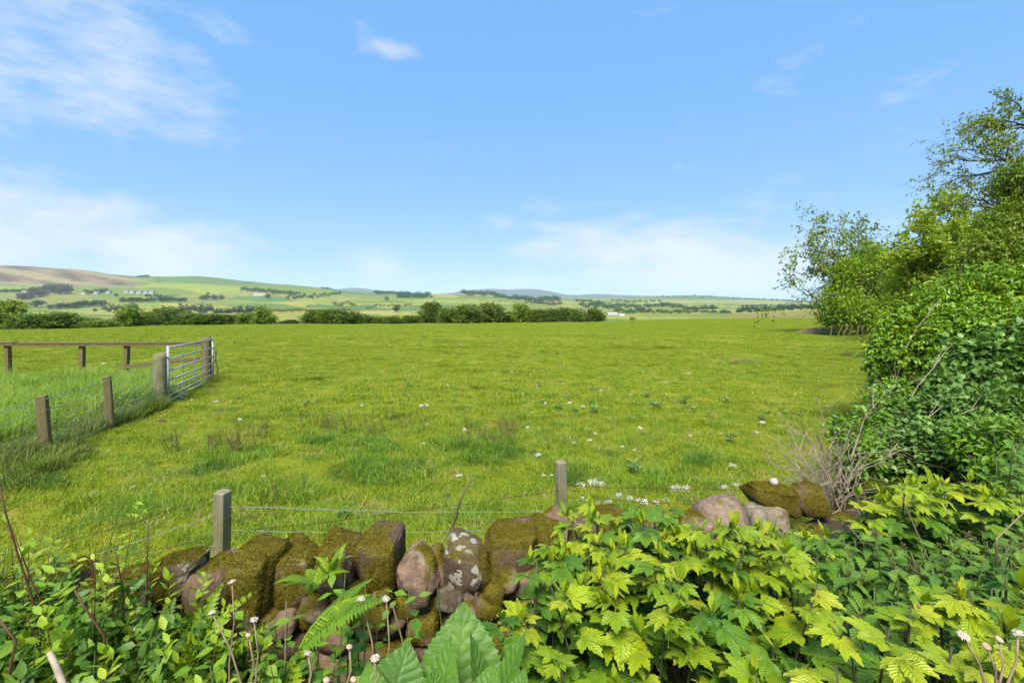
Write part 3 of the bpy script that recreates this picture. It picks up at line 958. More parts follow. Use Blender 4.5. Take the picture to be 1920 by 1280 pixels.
for px, py, wd, h, lab in ((238, 549, 8, 5, 'leftmost white cottage of the hillside row'), (249, 549.5, 9, 5, 'second white cottage from the west in the hillside row'), (262, 550, 9, 5, 'middle white cottage of the hillside row'),
                           (274, 550, 8, 5, 'fourth white cottage from the west in the hillside row'), (285, 550, 8, 5, 'last white cottage at the east end of the hillside row'),
                           (158, 552, 7, 5, 'white cottage at the west end of the farm trees'), (181, 551, 10, 5, 'white farmhouse among the hillside trees'), (204, 550, 8, 5, 'pale cottage right of the white farmhouse'),
                           (49, 549, 10, 5, 'white house at the foot of the moor above the brown wood')):
    house(px, py, wd, h, lab)
house(491, 555, 26, 4, 'long pale shed in front of the strip of hillside trees', long=True, roof='shed', name='farm_shed')
house(1148, 591, 18, 5, 'long grey barn in the valley beyond the last hedgerow tree', long=True, roof='shed', wall='shed', name='farm_barn')
house(1165, 592.5, 10, 3.5, 'small white shed beside the long grey valley barn', long=True, roof='whitewall', name='farm_shed')

# --- hedgerow across the far side of the pasture: individual trees and bushes
HV = []
for i in range(6):
    rng = np.random.default_rng(200 + i)
    bl = [(0, 0, .55, .38, .38, .40), (0, 0, .25, .44, .44, .30), (.2, .1, .2, .3, .3, .22), (-.2, -.1, .2, .3, .3, .22)] + [(rng.uniform(-.3, .3), rng.uniform(-.3, .3), rng.uniform(.18, .85), rng.uniform(.16, .24), rng.uniform(.16, .24), rng.uniform(.13, .2)) for _ in range(12)]
    pair = []
    for mt in ('hedgeleaf', 'hedgelight'):
        pair.append(crown_from_blobs('crown', bl, 4200, .062, M[mt], clump=5, spread=.55, rng=np.random.default_rng(300 + i), aspect=.75, tumble=.8, zmin=-.02, shell=(.6, 1.08)))
    HV.append(pair)
mb = MB()
rr = random.Random(5)
mb.tube([(0, 0, -.08), (.01, 0, .25), (0, .01, .6)], [.04, .03, .015], 7)
for k in range(5):
    a = k * 1.26
    mb.tube([(0, 0, .15 + .06 * k), (.15 * math.cos(a), .15 * math.sin(a), .4 + .05 * k), (.25 * math.cos(a), .25 * math.sin(a), .6 + .05 * k)], [.02, .013, .005], 5)
HTRUNK = mb.mesh('trunk', M['bark'])
HL = {  # px centre, top row, half width px, light?, label
}
hedge = [(-60, 575, 45, 1, 'tall light tree at the end of the hedgerow beyond the frame edge'), (12, 563, 34, 1, 'tall light green hedgerow tree above the rail fence at the picture edge'), (52, 588, 34, 0, 'rounded hedgerow bush next to the tall edge tree'),
         (98, 585, 42, 0, 'wide yellowish hedgerow bush above the second fence post'), (150, 597, 34, 0, 'low hedgerow bush left of the gap in the hedge'), (184, 601, 26, 1, 'lowest light hedgerow bush beside the hedge gap'),
         (243, 573, 25, 1, 'slim pale green hedgerow tree right of the hedge gap'), (274, 591, 20, 0, 'small bush between the pale tree and the broad dark tree'), (312, 575, 34, 0, 'broad dark hedgerow tree above the gate'),
         (352, 587, 26, 0, 'first hedge bush right of the broad dark tree'), (382, 589, 24, 0, 'hedge bush straight above the far gate post'), (412, 590, 25, 0, 'hedge bush midway between gate post and pale tree'),
         (442, 590, 24, 0, 'hedge bush before the pale pair of trees'), (466, 586, 20, 1, 'pale bush leaning on the slim tree'), (493, 573, 18, 1, 'slim pale tree at the end of the first hedge'),
         (541, 600, 22, 0, 'low scrubby bush alone in the hedge opening'), (588, 581, 22, 0, 'first dark bush of the middle hedge'), (622, 580, 26, 0, 'round bush of the middle hedge'), (656, 582, 26, 0, 'last tall bush of the middle hedge'),
         (690, 592, 18, 0, 'low clipped hedge section after the round bushes'), (716, 594, 18, 0, 'lowest clipped section of the middle hedge'), (742, 593, 19, 0, 'low hedge section left of the tall dark trees'),
         (768, 592, 18, 0, 'low hedge section touching the tall dark trees'), (807, 566, 20, 0, 'pointed dark tree starting the tall tree group'), (843, 575, 24, 0, 'second tree of the tall dark group'),
         (878, 571, 24, 0, 'third tree of the tall dark group'), (920, 567, 32, 0, 'broadest tree of the tall dark group'), (952, 584, 18, 0, 'low bush between the broad tree and the lighter tree'),
         (981, 570, 18, 1, 'lighter green tree past the tall dark group'), (1008, 580, 17, 0, 'first bush of the last hedge stretch'), (1033, 578, 18, 0, 'second bush of the last hedge stretch'), (1058, 577, 19, 0, 'middle bush of the last hedge stretch'),
         (1085, 579, 18, 0, 'bush before the last one in the hedge'), (1116, 578, 20, 0, 'last bush where the hedgerow ends')]
for i, (px, top, hw, lt, lab) in enumerate(hedge):
    d = 112 + 6 * math.sin(i * 1.7) if px > 250 else 96 + 3 * math.sin(i * 2.1)
    g = G(px, d)
    base = HOR - (g.z - CZ) / d * FPX
    h = (base - top + 1) / FPX * d
    wdt = hw / FPX * d
    root = thing('hedgerow_tree', lab, 'tree' if 'tree' in lab else 'bush', g, 'hedgerow trees and bushes across the far side of the pasture')
    root.scale = (wdt / .44, wdt / .44, h / 1.0)
    root.rotation_euler = (0, 0, R.uniform(0, 6.28))
    link('crown', HV[i % 6][lt], root, local=True)
    link('trunk', HTRUNK, root, local=True)


# ------------------------------------------------------------------ trees and hedge along the right-hand boundary
def B(px, py, rpx, d, fy=1.0, fz=1.0):
    p = P(px, py, d)
    r = rpx / FPX * d
    return (p.x, p.y, p.z, r, r * fy, r * fz)


def limb(mb, tips, A, Bp, r, rng, subs=7, arch=.15, subL=.38, top=2, up=.05, r1=.3):
    A, Bp = Vector(A), Vector(Bp)
    L = (Bp - A).length
    pts, rad = [], []
    n = 9
    side = (Bp - A).orthogonal().normalized()
    for i in range(n + 1):
        u = i / n
        p = A.lerp(Bp, u) + Vector((0, 0, arch * L * math.sin(math.pi * u))) + side * (L * .035 * math.sin(u * 9 + r * 70)) + Vector((rng.gauss(0, .012), rng.gauss(0, .012), rng.gauss(0, .012))) * L
        pts.append(p); rad.append(r * (1 - (1 - r1) * u))
    mb.tube(pts, rad, 7, cap=False)
    for k in range(subs):
        i = min(n, max(2, int(n * (.28 + .72 * (k + rng.random() * .8) / subs))))
        d = (pts[i] - pts[i - 1]).normalized()
        perp = d.orthogonal().normalized()
        perp.rotate(Matrix.Rotation(rng.uniform(0, 6.283), 3, d))
        a = rng.uniform(.45, 1.0)
        grow(mb, tips, pts[i], d * math.cos(a) + perp * math.sin(a), L * subL * rng.uniform(.6, 1.15), rad[i] * .6, 1, top, rng, up=up, wob=.2, kids=(3, 4), shrink=.6)
    tips.append((pts[-1], (pts[-1] - pts[-2]).normalized()))


def leaf_on_tips(tips, per, size, spread, mat, name, rng, pinn=False, droop=.3, aspect=.45):
    p = np.repeat(np.array([tuple(q[0]) for q in tips]), per, 0)
    d = np.repeat(np.array([tuple(q[1]) for q in tips]), per, 0)
    p = p + rng.normal(0, spread, p.shape)
    if pinn:
        V, F, r = sprays(p, d, size * rng.uniform(.7, 1.2, len(p)), rng, pairs=2, size=.55, droop=droop, tumble=.8, fine=False, aspect=aspect)
    else:
        V, F, r = leaves(p, d, size * rng.uniform(.7, 1.25, len(p)), aspect, droop, .8, .4, rng=rng)
    return mesh_np(name, V, F, mat, r)


# dense hawthorn
g = G(1615, 40)
t0 = thing('hawthorn_tree', 'dense rounded green tree standing over the leaning stake fence', 'tree', g)
D = 40
bl = [B(1580, 560, 34, D), B(1563, 590, 24, D), B(1612, 520, 40, D + 1), B(1645, 555, 48, D + 1), B(1695, 545, 44, D), B(1640, 490, 26, D + 1), B(1600, 585, 34, D - 2), B(1660, 590, 38, D - 1), B(1590, 515, 26, D), B(1672, 505, 30, D + 2)]
rng = np.random.default_rng(41)
link('crown', crown_from_blobs('crown', bl, 42000, .22, M['treeleaf'], clump=8, spread=1.1, rng=rng, tumble=.7, aspect=.55, shell=(.45, 1.06), upn=.8), t0)
mb, tips, rr = MB(), [], random.Random(3)
for px in (1582, 1606, 1636, 1662):
    b0 = G(px, 39.5 + rr.random())
    grow(mb, tips, b0 - Vector((0, 0, .2)), Vector((rr.uniform(-.25, .25), 0, 1)), 4.6, .13, 0, 2, rr, kids=(4, 5))
mb.build('trunk', M['bark'], t0)

# ash with thin outreaching limbs
g = G(1690, 45)
t0 = thing('ash_tree', 'tree with long thin sparsely leaved limbs reaching left over the field', 'tree', g)
mb, tips, rr = MB(), [], random.Random(8)
fork = P(1668, 560, 45)
mb.tube([g - Vector((0, 0, .3)), g.lerp(fork, .5) + Vector((.1, 0, 0)), fork], [.28, .23, .19], 9)
for px, py, d, s in ((1480, 510, 42, 10), (1500, 540, 43, 7), (1515, 465, 43, 9), (1556, 430, 44, 10), (1600, 436, 45, 7), (1648, 462, 45, 5), (1540, 490, 42, 7)):
    limb(mb, tips, fork, P(px, py, d), .09, rr, subs=s, arch=.10, subL=.24, top=3, up=.12)
mb.build('trunk', M['bark'], t0)
rng = np.random.default_rng(42)
rr.shuffle(tips)
link('crown', leaf_on_tips(tips[:1700], 3, .32, .16, M['ashleaf'], 'crown', rng, droop=.5, aspect=.5), t0)

# yellow-green tree
g = G(1800, 28)
t0 = thing('young_sycamore', 'yellow green tree between the dense round tree and the leafy elder', 'tree', g)
mb, tips, rr = MB(), [], random.Random(12)
fork = P(1810, 580, 28)
mb.tube([g - Vector((0, 0, .3)), fork], [.26, .18], 9)
for px, py, d, s in ((1702, 445, 27, 8), (1735, 415, 28, 8), (1775, 405, 28, 8), (1830, 395, 28, 7), (1700, 490, 27, 8), (1760, 470, 26.5, 8), (1850, 440, 27, 7)):
    limb(mb, tips, fork, P(px, py, d), .075, rr, subs=s, arch=.06, subL=.26, top=3, up=.1)
mb.build('trunk', M['bark'], t0)
rng = np.random.default_rng(43)
rr.shuffle(tips)
me1 = leaf_on_tips(tips[:2600], 5, .22, .16, M['yellowleaf'], 'crown', rng, droop=.3, aspect=.6)
link('crown', me1, t0)
bl = [B(1765, 505, 44, 27.5), B(1715, 530, 34, 28), B(1820, 480, 50, 28), B(1860, 440, 40, 28.5), B(1810, 540, 55, 27), B(1740, 560, 40, 27)]
link('foliage', crown_from_blobs('foliage', bl, 15000, .19, M['yellowleaf'], clump=7, spread=1.1, rng=rng, aspect=.6, shell=(.4, 1.06)), t0)

# tall open tree at the frame edge
g = G(1985, 15)
t0 = thing('tall_open_tree', 'tall open tree with dark spreading branches above the hedge at the frame edge', 'tree', g)
mb, tips, rr = MB(), [], random.Random(21)
forks = [P(1930, 420, 15), P(1935, 330, 15.3), P(1945, 250, 15.5)]
mb.tube([g - Vector((0, 0, .3)), P(1950, 560, 15), forks[0], forks[1], forks[2], P(1950, 160, 15.6)], [.22, .17, .13, .10, .075, .02], 9)
for f_, px, py, d, s in ((0, 1765, 392, 14.6, 9), (0, 1800, 372, 15, 9), (1, 1752, 316, 14.8, 11), (1, 1775, 345, 15.2, 9), (1, 1795, 285, 15, 11), (2, 1815, 245, 15.4, 10), (2, 1850, 225, 15.6, 9), (2, 1893, 185, 15.8, 8),
                        (1, 1860, 290, 14.6, 10), (0, 1850, 365, 14.6, 10), (2, 1990, 200, 15.8, 6)):
    limb(mb, tips, forks[f_], P(px, py, d), .042, rr, subs=s, arch=.10, subL=.28, top=3, up=.10)
mb.build('trunk', M['bark'], t0)
rng = np.random.default_rng(44)
rr.shuffle(tips)
far_right = [q for q in tips if q[0].x > 15.5] * 2
link('crown', leaf_on_tips(tips[:1300] + far_right[:500], 3, .105, .05, M['ashleaf'], 'crown', rng, droop=.5, aspect=.5), t0)

# elder mass and hedge bushes: (name, label, blobs, leaf stalk, count, material, ground px, d)
def bush(name, label, blobs, L, n, mat, px, d, seed, pairs=2, aspect=.42, droop=.4, shell=(.62, 1.06), fine=True, stems=5, simple=False, inner=.35):
    g = G(px, d)
    root = thing(name, label, 'bush', g, 'hedge bushes along the field boundary')
    rng = np.random.default_rng(seed)
    ps, ds = blob_points(blobs, n, shell, rng)
    ok = ps[:, 2] > ground(ps[:, 0], ps[:, 1]) + .05
    ps, ds = ps[ok], ds[ok]
    if simple:
        k = 4
        pp = np.repeat(ps, k, 0) + rng.normal(0, L * .55, (len(ps) * k, 3))
        V, F, r = leaves(pp, np.repeat(ds, k, 0), L * rng.uniform(.6, 1.2, len(pp)), aspect, droop, .55, .8, fine=fine, rng=rng)
    else:
        V, F, r = sprays(ps, ds, L * rng.uniform(.7, 1.2, len(ps)), rng, pairs=pairs, droop=droop, aspect=aspect, fine=fine)
    link('foliage', mesh_np('foliage', V, F, mat, r), root)
    if inner:
        q, dq = blob_points(blobs, int(n * inner), (.2, .62), rng)
        okq = q[:, 2] > ground(q[:, 0], q[:, 1]) + .05
        V, F, r = leaves(q[okq], dq[okq], L * 1.1, .6, .2, .9, .3, rng=rng)
        link('inner_foliage', mesh_np('inner_foliage', V, F, mat, r), root)
    mb, tp, rr = MB(), [], random.Random(seed)
    for k in range(stems):
        bb = blobs[k % len(blobs)]
        q = Vector(bb[:3])
        base = Vector((q.x * .6 + g.x * .4, q.y, 0))
        base.z = gz(base.x, base.y) - .05
        limb(mb, tp, base, q + Vector((rr.uniform(-.3, .3), 0, .2)) * bb[3], .03, rr, subs=5, arch=.05, subL=.35, top=2)
    mb.build('stem', M['bark'], root)
    return root


bush('elder_bush', 'tall fresh green elder bush below the tall open tree', [B(1905, 430, 55, 10.5), B(1870, 480, 50, 10), B(1945, 370, 50, 11), B(1830, 520, 42, 10), B(1900, 520, 60, 9.6), B(1960, 480, 60, 10), B(1790, 545, 30, 10), B(1850, 580, 60, 10), B(1920, 335, 36, 11)],
     .16, 9000, M['hedgelight'], 1890, 10.2, 61, aspect=.42, droop=.5)
bush('elder_bush', 'large bright bush bulging into the field beside the pasture', [B(1700, 620, 42, 7.6), B(1680, 680, 40, 7.4), B(1745, 595, 46, 7.4), B(1750, 670, 60, 7.0), B(1805, 570, 50, 7.4), B(1820, 640, 66, 6.8), B(1880, 560, 56, 7.2), B(1895, 640, 75, 6.6),
                                                                     B(1950, 560, 60, 7), B(1690, 735, 44, 7.2), B(1770, 745, 70, 6.8), B(1960, 650, 70, 6.6), B(1665, 655, 24, 7.5)],
     .150, 10500, M['elder'], 1800, 7.2, 62, aspect=.44, droop=.6)
bush('bramble_bush', 'dark bluish green bramble patch in the lower face of the big hedge bush', [B(1850, 690, 60, 5.9), B(1800, 720, 40, 5.8), B(1905, 690, 60, 5.7), B(1870, 735, 55, 5.6), B(1940, 740, 55, 5.5), B(1935, 640, 40, 5.8)],
     .085, 2300, M['bramble'], 1880, 5.8, 63, aspect=.75, droop=.2, simple=True)
bush('bramble_bush', 'low pale bramble thicket between the dead twigs and the hedge', [B(1720, 795, 44, 5.2), B(1780, 785, 55, 5.0), B(1850, 785, 60, 4.8), B(1700, 850, 48, 4.6), B(1770, 850, 60, 4.4), B(1850, 850, 65, 4.3), B(1930, 800, 60, 4.6), B(1650, 800, 30, 5.4), B(1640, 850, 34, 4.7)],
     .06, 3900, M['bramble'], 1780, 4.7, 64, aspect=.72, droop=.1, simple=True)
bush('leafy_shrub', 'bright lime leafy shrub hanging over the nettles at the frame edge', [B(1850, 860, 40, 3.9), B(1905, 845, 48, 3.8), B(1955, 870, 50, 3.7), B(1890, 905, 38, 3.6), B(1830, 830, 26, 4.0)],
     .075, 1100, M['shrub'], 1890, 3.9, 65, aspect=.45, droop=.6, simple=True)
bush('leafy_shrub', 'small green sapling shrub growing among the pale dead twigs', [B(1590, 815, 28, 4.6), B(1630, 790, 28, 5.0), B(1660, 760, 24, 5.4), B(1610, 855, 34, 4.4), B(1680, 735, 20, 5.8)],
     .06, 620, M['shrub'], 1620, 4.7, 66, aspect=.6, droop=.2, simple=True, inner=0)

bush('elder_bush', 'green hedge bush continuing past the frame edge beside the big mound', [B(2040, 600, 80, 6.8), B(2120, 640, 90, 6.4), B(2060, 720, 90, 6.2), B(2200, 640, 100, 6.2), B(2180, 740, 100, 5.8), B(2300, 680, 110, 5.8), B(2300, 780, 110, 5.4)],
     .150, 5000, M['elder'], 2150, 6.4, 67, aspect=.44, droop=.6)
# bare dead twigs
base = P(1580, 960, 3.9)
base.z = gz(base.x, base.y)
t0 = thing('dead_bush', 'bare tangle of pale dead twigs at the end of the stone wall', 'bush', base)
rr = random.Random(33)
for k, (px, py) in enumerate(((1478, 812), (1470, 850), (1500, 790), (1530, 810), (1490, 880), (1550, 830), (1515, 850), (1475, 900), (1575, 820), (1540, 870), (1600, 850), (1640, 730))):
    mb, tips = MB(), []
    limb(mb, tips, base + Vector((rr.uniform(-.1, .1), rr.uniform(-.1, .1), .1)), P(px, py, rr.uniform(3.5, 4.2)), .011, rr, subs=9, arch=.02, subL=.34, top=2, up=.06, r1=.35)
    mb.build('twig', M['twig'], t0)
for k, (a, b0) in enumerate((((1640, 770, 6.2), (1745, 700, 5.6)), ((1690, 775, 5.4), (1790, 640, 6.2)), ((1700, 650, 6.6), (1765, 560, 6.6)), ((1650, 870, 4.4), (1800, 740, 5.0)), ((1760, 810, 4.6), (1860, 760, 4.8)))):
    mb, tips = MB(), []
    A, E = P(*a), P(*b0)
    mid = A.lerp(E, .5) + Vector((0, -.05, .10))
    pts = [A, A.lerp(mid, .5) + Vector((0, 0, .05)), mid, mid.lerp(E, .5) + Vector((0, 0, .02)), E]
    mb.tube(pts, [.005, .0045, .004, .0035, .002], 6)
    mb.tube([pts[2], pts[2] + (E - A) * .18 + Vector((.02, 0, .12))], [.003, .0015], 5)
    o = mb.build('bare_cane', M['twig'])
    tag(o, ('long bare cane poking out at the field side of the hedge', 'dry arching cane across the big hedge bush', 'pale bent twig high on the big hedge bush',
            'dead bramble stem rising over the low thicket', 'short brown stem lying over the pale brambles')[k], 'cane', 'dead canes in the hedge')

# leaning stake fence and bare earth under the hawthorn
g = G(1600, 37)
t0 = thing('stake_fence', 'derelict fence of leaning stakes under the dense round tree', 'fence', g)
rr = random.Random(9)
tops = []
for px in (1556, 1568, 1578, 1590, 1604, 1618, 1632, 1645):
    b0 = G(px, 37 - (px - 1556) * .03)
    tp = b0 + Vector((rr.uniform(-.2, .55), rr.uniform(-.1, .1), rr.uniform(.85, 1.15)))
    mb = MB()
    mb.tube([b0 - Vector((0, 0, .2)), tp], [.055, .05], 6)
    mb.build('stake', M['postbrown'], t0)
    tops.append(tp)
for k in (.95, .55):
    mb = MB()
    mb.tube([Vector((q.x, q.y, gz(q.x, q.y) * (1 - k) + q.z * k)) for q in tops], .012, 4)
    mb.build('wire', M['rust'], t0)
rr = random.Random(10)
g = G(1542, 44)
mb, tips = MB(), []
V, F = [], []
for i in range(13):
    for j in range(9):
        u, v = i / 12 * 2 - 1, j / 8 * 2 - 1
        h = max(0, 1 - u * u) * max(0, 1 - v * v) * (.55 + .25 * noise.noise(Vector((u * 3, v * 3, 1))))
        x, y = g.x + u * 2.4, g.y + v * 1.6
        V.append((x, y, gz(x, y) - .03 + h)); 
for i in range(12):
    for j in range(8):
        F.append((i * 9 + j, (i + 1) * 9 + j, (i + 1) * 9 + j + 1, i * 9 + j + 1))
mb.add(V, F)
tag(mb.build('earth_bank', M['earth'], smooth=True), 'low bank of bare reddish earth beside the leaning stake fence', 'bank')
for px, py, lab in ((1600, 668, 'dark pile of fallen branches on the pasture near the hedge bush'), (1392, 680, 'dry weed patch standing out in the open pasture')):
    d = near_d(px, py)
    g = G(px, d)
    mb, rr = MB(), random.Random(px)
    for k in range(26):
        q = g + Vector((rr.gauss(0, .35), rr.gauss(0, .15), .02))
        a = rr.uniform(0, 3.14)
        e = q + Vector((math.cos(a) * .3, math.sin(a) * .2, rr.uniform(.0, .2)))
        mb.tube([q, q.lerp(e, .5) + Vector((0, 0, .03)), e], [.012, .010, .004], 5)
    tag(mb.build('branch_pile', M['bark'] if px == 1600 else M['drystem']), lab, 'branches' if px == 1600 else 'weeds')

# ------------------------------------------------------------------ gate, rail fence, wire fences
GA, GB = G(315, 9.8), G(399, 13.4)
t0 = thing('field_gate', 'galvanised seven bar field gate standing ajar at the enclosure', 'gate', GA)
ax = Vector((GB.x - GA.x, GB.y - GA.y, 0))
LG = ax.length
ax.normalize()
z0a, z0b = CZ - (752 - HOR) / FPX * 9.8, CZ - (709 - HOR) / FPX * 13.4
HG = 1.15


def gp(s, h):
    return Vector((GA.x + ax.x * s, GA.y + ax.y * s, z0a + (z0b - z0a) * s / LG + h))


for fr in (0, .10, .235, .39, .57, .785, 1.0):
    mb = MB()
    mb.tube([gp(.0, HG * fr), gp(LG, HG * fr)], .024 if fr == 1.0 else .019, 10)
    mb.build('bar', M['galv'], t0, smooth=True)
for s, hw in ((0, .028), (LG, .026)):
    mb = MB()
    mb.tube([gp(s, -.03), gp(s, HG + .04)], hw, 10)
    mb.build('stile', M['galv'], t0, smooth=True)
rotg = Matrix.Rotation(math.atan2(ax.y, ax.x), 3, 'Z')
for s in (LG * .27, LG * .52, LG * .78):
    mb = MB()
    mb.box((gp(s, HG / 2)), (.022, .004, HG / 2), rotg)
    o = mb.build('brace', M['galv'], t0)
mb = MB()
mb.tube([gp(LG, HG * .95), gp(LG + .06, HG * .96), gp(LG + .09, HG * .9)], .012, 8)
mb.build('latch', M['galv'], t0)
for h in (.2, .95):
    mb = MB()
    mb.tube([gp(-.14, h), gp(0.0, h)], .014, 8)
    mb.build('hinge', M['rust'], t0)


def round_post(name, px, d, rpx, top, mat, label, cat, lean=(0, 0), group=None):
    g = G(px, d)
    r = rpx / FPX * d
    zt = CZ - (top - HOR) / FPX * d
    h = zt - g.z
    mb = MB()
    n, rows = 18, 10
    V, F = [], []
    for i in range(rows + 1):
        u = i / rows
        for j in range(n):
            a = 2 * math.pi * j / n
            k = r * (1.06 - .1 * u) * (1 + .05 * noise.noise(Vector((math.cos(a) * 2, math.sin(a) * 2, u * 1.5 + px)))) * (.93 if i == rows else 1)
            V.append((g.x + lean[0] * u + math.cos(a) * k, g.y + lean[1] * u + math.sin(a) * k, g.z - .15 + (h + .15) * u + (.02 * math.sin(a + 1) if i == rows else 0)))
    for i in range(rows):
        for j in range(n):
            F.append((i * n + j, i * n + (j + 1) % n, (i + 1) * n + (j + 1) % n, (i + 1) * n + j))
    V.append((g.x + lean[0], g.y + lean[1], zt + .012))
    for j in range(n):
        F.append((rows * n + j, rows * n + (j + 1) % n, len(V) - 1))
    mb.add(V, F)
    o = mb.build(name, mat, smooth=False)
    me = o.data
    me.polygons.foreach_set('use_smooth', [len(p.vertices) == 4 for p in me.polygons])
    return tag(o, label, cat, group)


round_post('gate_post', 300, 9.75, 11.5, 662, M['post'], 'thick round timber gate post at the near end of the metal gate', 'post')
round_post('gate_post', 387, 13.55, 8.5, 631, M['postbrown'], 'brown timber gate post at the far end of the metal gate', 'post')
mb = MB()
q = P(403, 652, 13.4)
pts = [q + Vector((.02 * math.sin(i * 1.3) + .012 * i, -.02 * i / 6, -.1 * i)) for i in range(9)]
pts += [pts[-1] + Vector((.08, -.05, -.03)), pts[-1] + Vector((.20, -.1, -.06))]
mb.tube(pts, .022, 7)
tag(mb.build('gate_rope', M['rope'], smooth=True), 'frayed rope hanging from the far end of the gate', 'rope')

t0 = thing('rail_fence', 'brown timber rail fence closing the back of the enclosure', 'fence', G(150, 13.5))
for px in (-130, 12, 151, 234):
    g = G(px, 13.55)
    zt = CZ - (643 - HOR) / FPX * 13.5
    mb = MB()
    mb.box((g.x, 13.6, (g.z - .2 + zt) / 2), (.06, .06, (zt - g.z + .2) / 2), Matrix.Rotation(.05 * math.sin(px), 3, 'Y'), .008)
    mb.build('post', M['postbrown'], t0)
xa, xb = (-330 - 960) / FPX * 13.5, (381 - 960) / FPX * 13.5
zr = CZ - (646 - HOR) / FPX * 13.5
for (u0, u1) in ((0, .5), (.503, 1.0)):
    mb = MB()
    a, e = xa + (xb - xa) * u0, xa + (xb - xa) * u1
    mb.box(((a + e) / 2, 13.5, zr), ((e - a) / 2, .022, .038), Matrix.Rotation(-.004, 3, 'Y'))
    mb.build('rail', M['rail'], t0)
    mb = MB()
    mb.box(((a + e) / 2, 13.54, zr + .055), ((e - a) / 2, .075, .015), Matrix.Rotation(-.004, 3, 'Y'))
    mb.build('cap_rail', M['postbrown'], t0)
mb = MB()   # second board seen through the gate
mb.box(((300 - 960) / FPX * 13.6, 13.50, CZ - (681 - HOR) / FPX * 13.5), (1.25, .02, .055), Matrix.Rotation(-.10, 3, 'Y'))
mb.build('rail', M['rail'], t0)


def barbed(mb, A, E, sag=.03, r=.0022, step=.11, rng=R, barbs=True, n=16):
    pts = []
    A, E = Vector(A), Vector(E)
    for i in range(n + 1):
        u = i / n
        pts.append(A.lerp(E, u) - Vector((0, 0, sag * 4 * u * (1 - u))) + Vector((rng.gauss(0, .003), rng.gauss(0, .003), rng.gauss(0, .003))))
    mb.tube(pts, r, 5)
    if barbs:
        L = (E - A).length
        for k in range(int(L / step)):
            u = (k + .5) / (L / step)
            i = min(n - 1, int(u * n))
            q = pts[i].lerp(pts[i + 1], u * n - i)
            for _ in range(2):
                v = Vector((rng.gauss(0, 1), rng.gauss(0, 1), rng.gauss(0, 1))).normalized() * .016
                mb.tube([q - v, q + v], r * .7, 3)
    return pts


def sq_post(px, d, half, top, mat, parent, yaw=.3, lean=0.0, leany=0.0):
    g = G(px, d)
    zt = CZ - (top - HOR) / FPX * d
    h = (zt - g.z + .2) / 2
    mb = MB()
    Mx = Matrix.Rotation(yaw, 3, 'Z') @ Matrix.Rotation(lean, 3, 'Y') @ Matrix.Rotation(leany, 3, 'X')
    mb.box((g.x, g.y, zt - h), (half, half, h), Mx, .007)
    mb.build('post', mat, parent)
    return Vector((g.x, g.y, zt))


# left wire fence: posts lean, stock netting below two strands
t0 = thing('wire_fence', 'wire netting fence with leaning posts bounding the rough enclosure', 'fence', G(205, 7.7))
LP = [(-190, 4.9, 812, .055), (84, 6.3, 741, .055), (205, 7.7, 705, .05)]
top = [sq_post(px, d, hw, tp, M['postbrown'], t0, .5, -.06 if px > 0 else 0) for px, d, tp, hw in LP]
top.append(P(300, 672, 9.65))
off = Vector((.07, -.08, 0))
for h, kind in ((.04, 'wire'), (.19, 'wire')):
    for i in range(3):
        mb = MB()
        barbed(mb, top[i] + off - Vector((0, 0, h)), top[i + 1] + (off if i < 2 else Vector((-.02, -.1, 0))) - Vector((0, 0, h)), .02, .004, barbs=(h < .1))
        mb.build('fence_wire', M['wire'], t0)
for i in range(3):
    mb = MB()
    A, E = top[i] + off, top[i + 1] + off
    L = (E - A).length
    for h in (.32, .46, .58, .68, .78):
        barbed(mb, A - Vector((0, 0, h)), E - Vector((0, 0, h)), .015, .0028, barbs=False)
    for k in range(int(L / .16)):
        u = (k + .5) / (L / .16)
        q = A.lerp(E, u)
        mb.tube([q - Vector((0, 0, .32)), q - Vector((0, 0, .82))], .0022, 4)
    mb.build('wire_netting', M['wire'], t0)

# near wire fence behind the stone wall
t0 = thing('wire_fence', 'old rusty barbed wire fence with grey posts behind the stone wall', 'fence', G(415, 2.85))
T1 = sq_post(415, 2.85, .038, 920, M['post'], t0, -.22, .015)
T2 = sq_post(1054, 3.55, .036, 864, M['post'], t0, .35, -.02)
LW = P(-260, 1150, 2.1)
RW = P(1640, 905, 4.3)
o1, o2 = Vector((0, -.06, 0)), Vector((0, -.055, 0))
for A, E, sag, mt, bb in ((P(402, 929, 2.8), P(-60, 1068, 2.25), .01, 'rust', 1), (P(402, 963, 2.8), P(-60, 1100, 2.3), .03, 'wire', 0), (P(400, 1005, 2.8), P(-60, 1080, 2.5), .03, 'rust', 1), (P(400, 1022, 2.8), P(-60, 1120, 2.4), .03, 'wire', 0),
                          (P(432, 948, 2.83), P(1046, 958, 3.48), .02, 'wire', 0), (P(432, 997, 2.83), P(1046, 918, 3.48), .015, 'rust', 1), (P(434, 993, 2.83), P(1046, 990, 3.5), .02, 'wire', 0),
                          (P(433, 931, 2.83), P(532, 1024, 2.62), .0, 'rust', 1),
                          (P(1062, 908, 3.5), RW, .05, 'rust', 1), (P(1062, 932, 3.5), P(1600, 945, 4.0), .03, 'rust', 1), (P(1062, 962, 3.5), P(1600, 985, 4.0), .02, 'wire', 0)):
    mb = MB()
    barbed(mb, A, E, sag, .0021 if bb else .0017, .10, barbs=bool(bb))
    mb.build('barbed_wire' if bb else 'plain_wire', M[mt], t0)
mb = MB()
mb.tube([P(836, 1046, 2.75), P(845, 1000, 2.72), P(862, 940, 2.7), P(886, 889, 2.66)], [.008, .0085, .0075, .007], 7)
tag(mb.build('leaning_stick', M['rail'], smooth=True), 'thin dark stick leaning behind the wall beside the lichen spotted stone', 'stick')

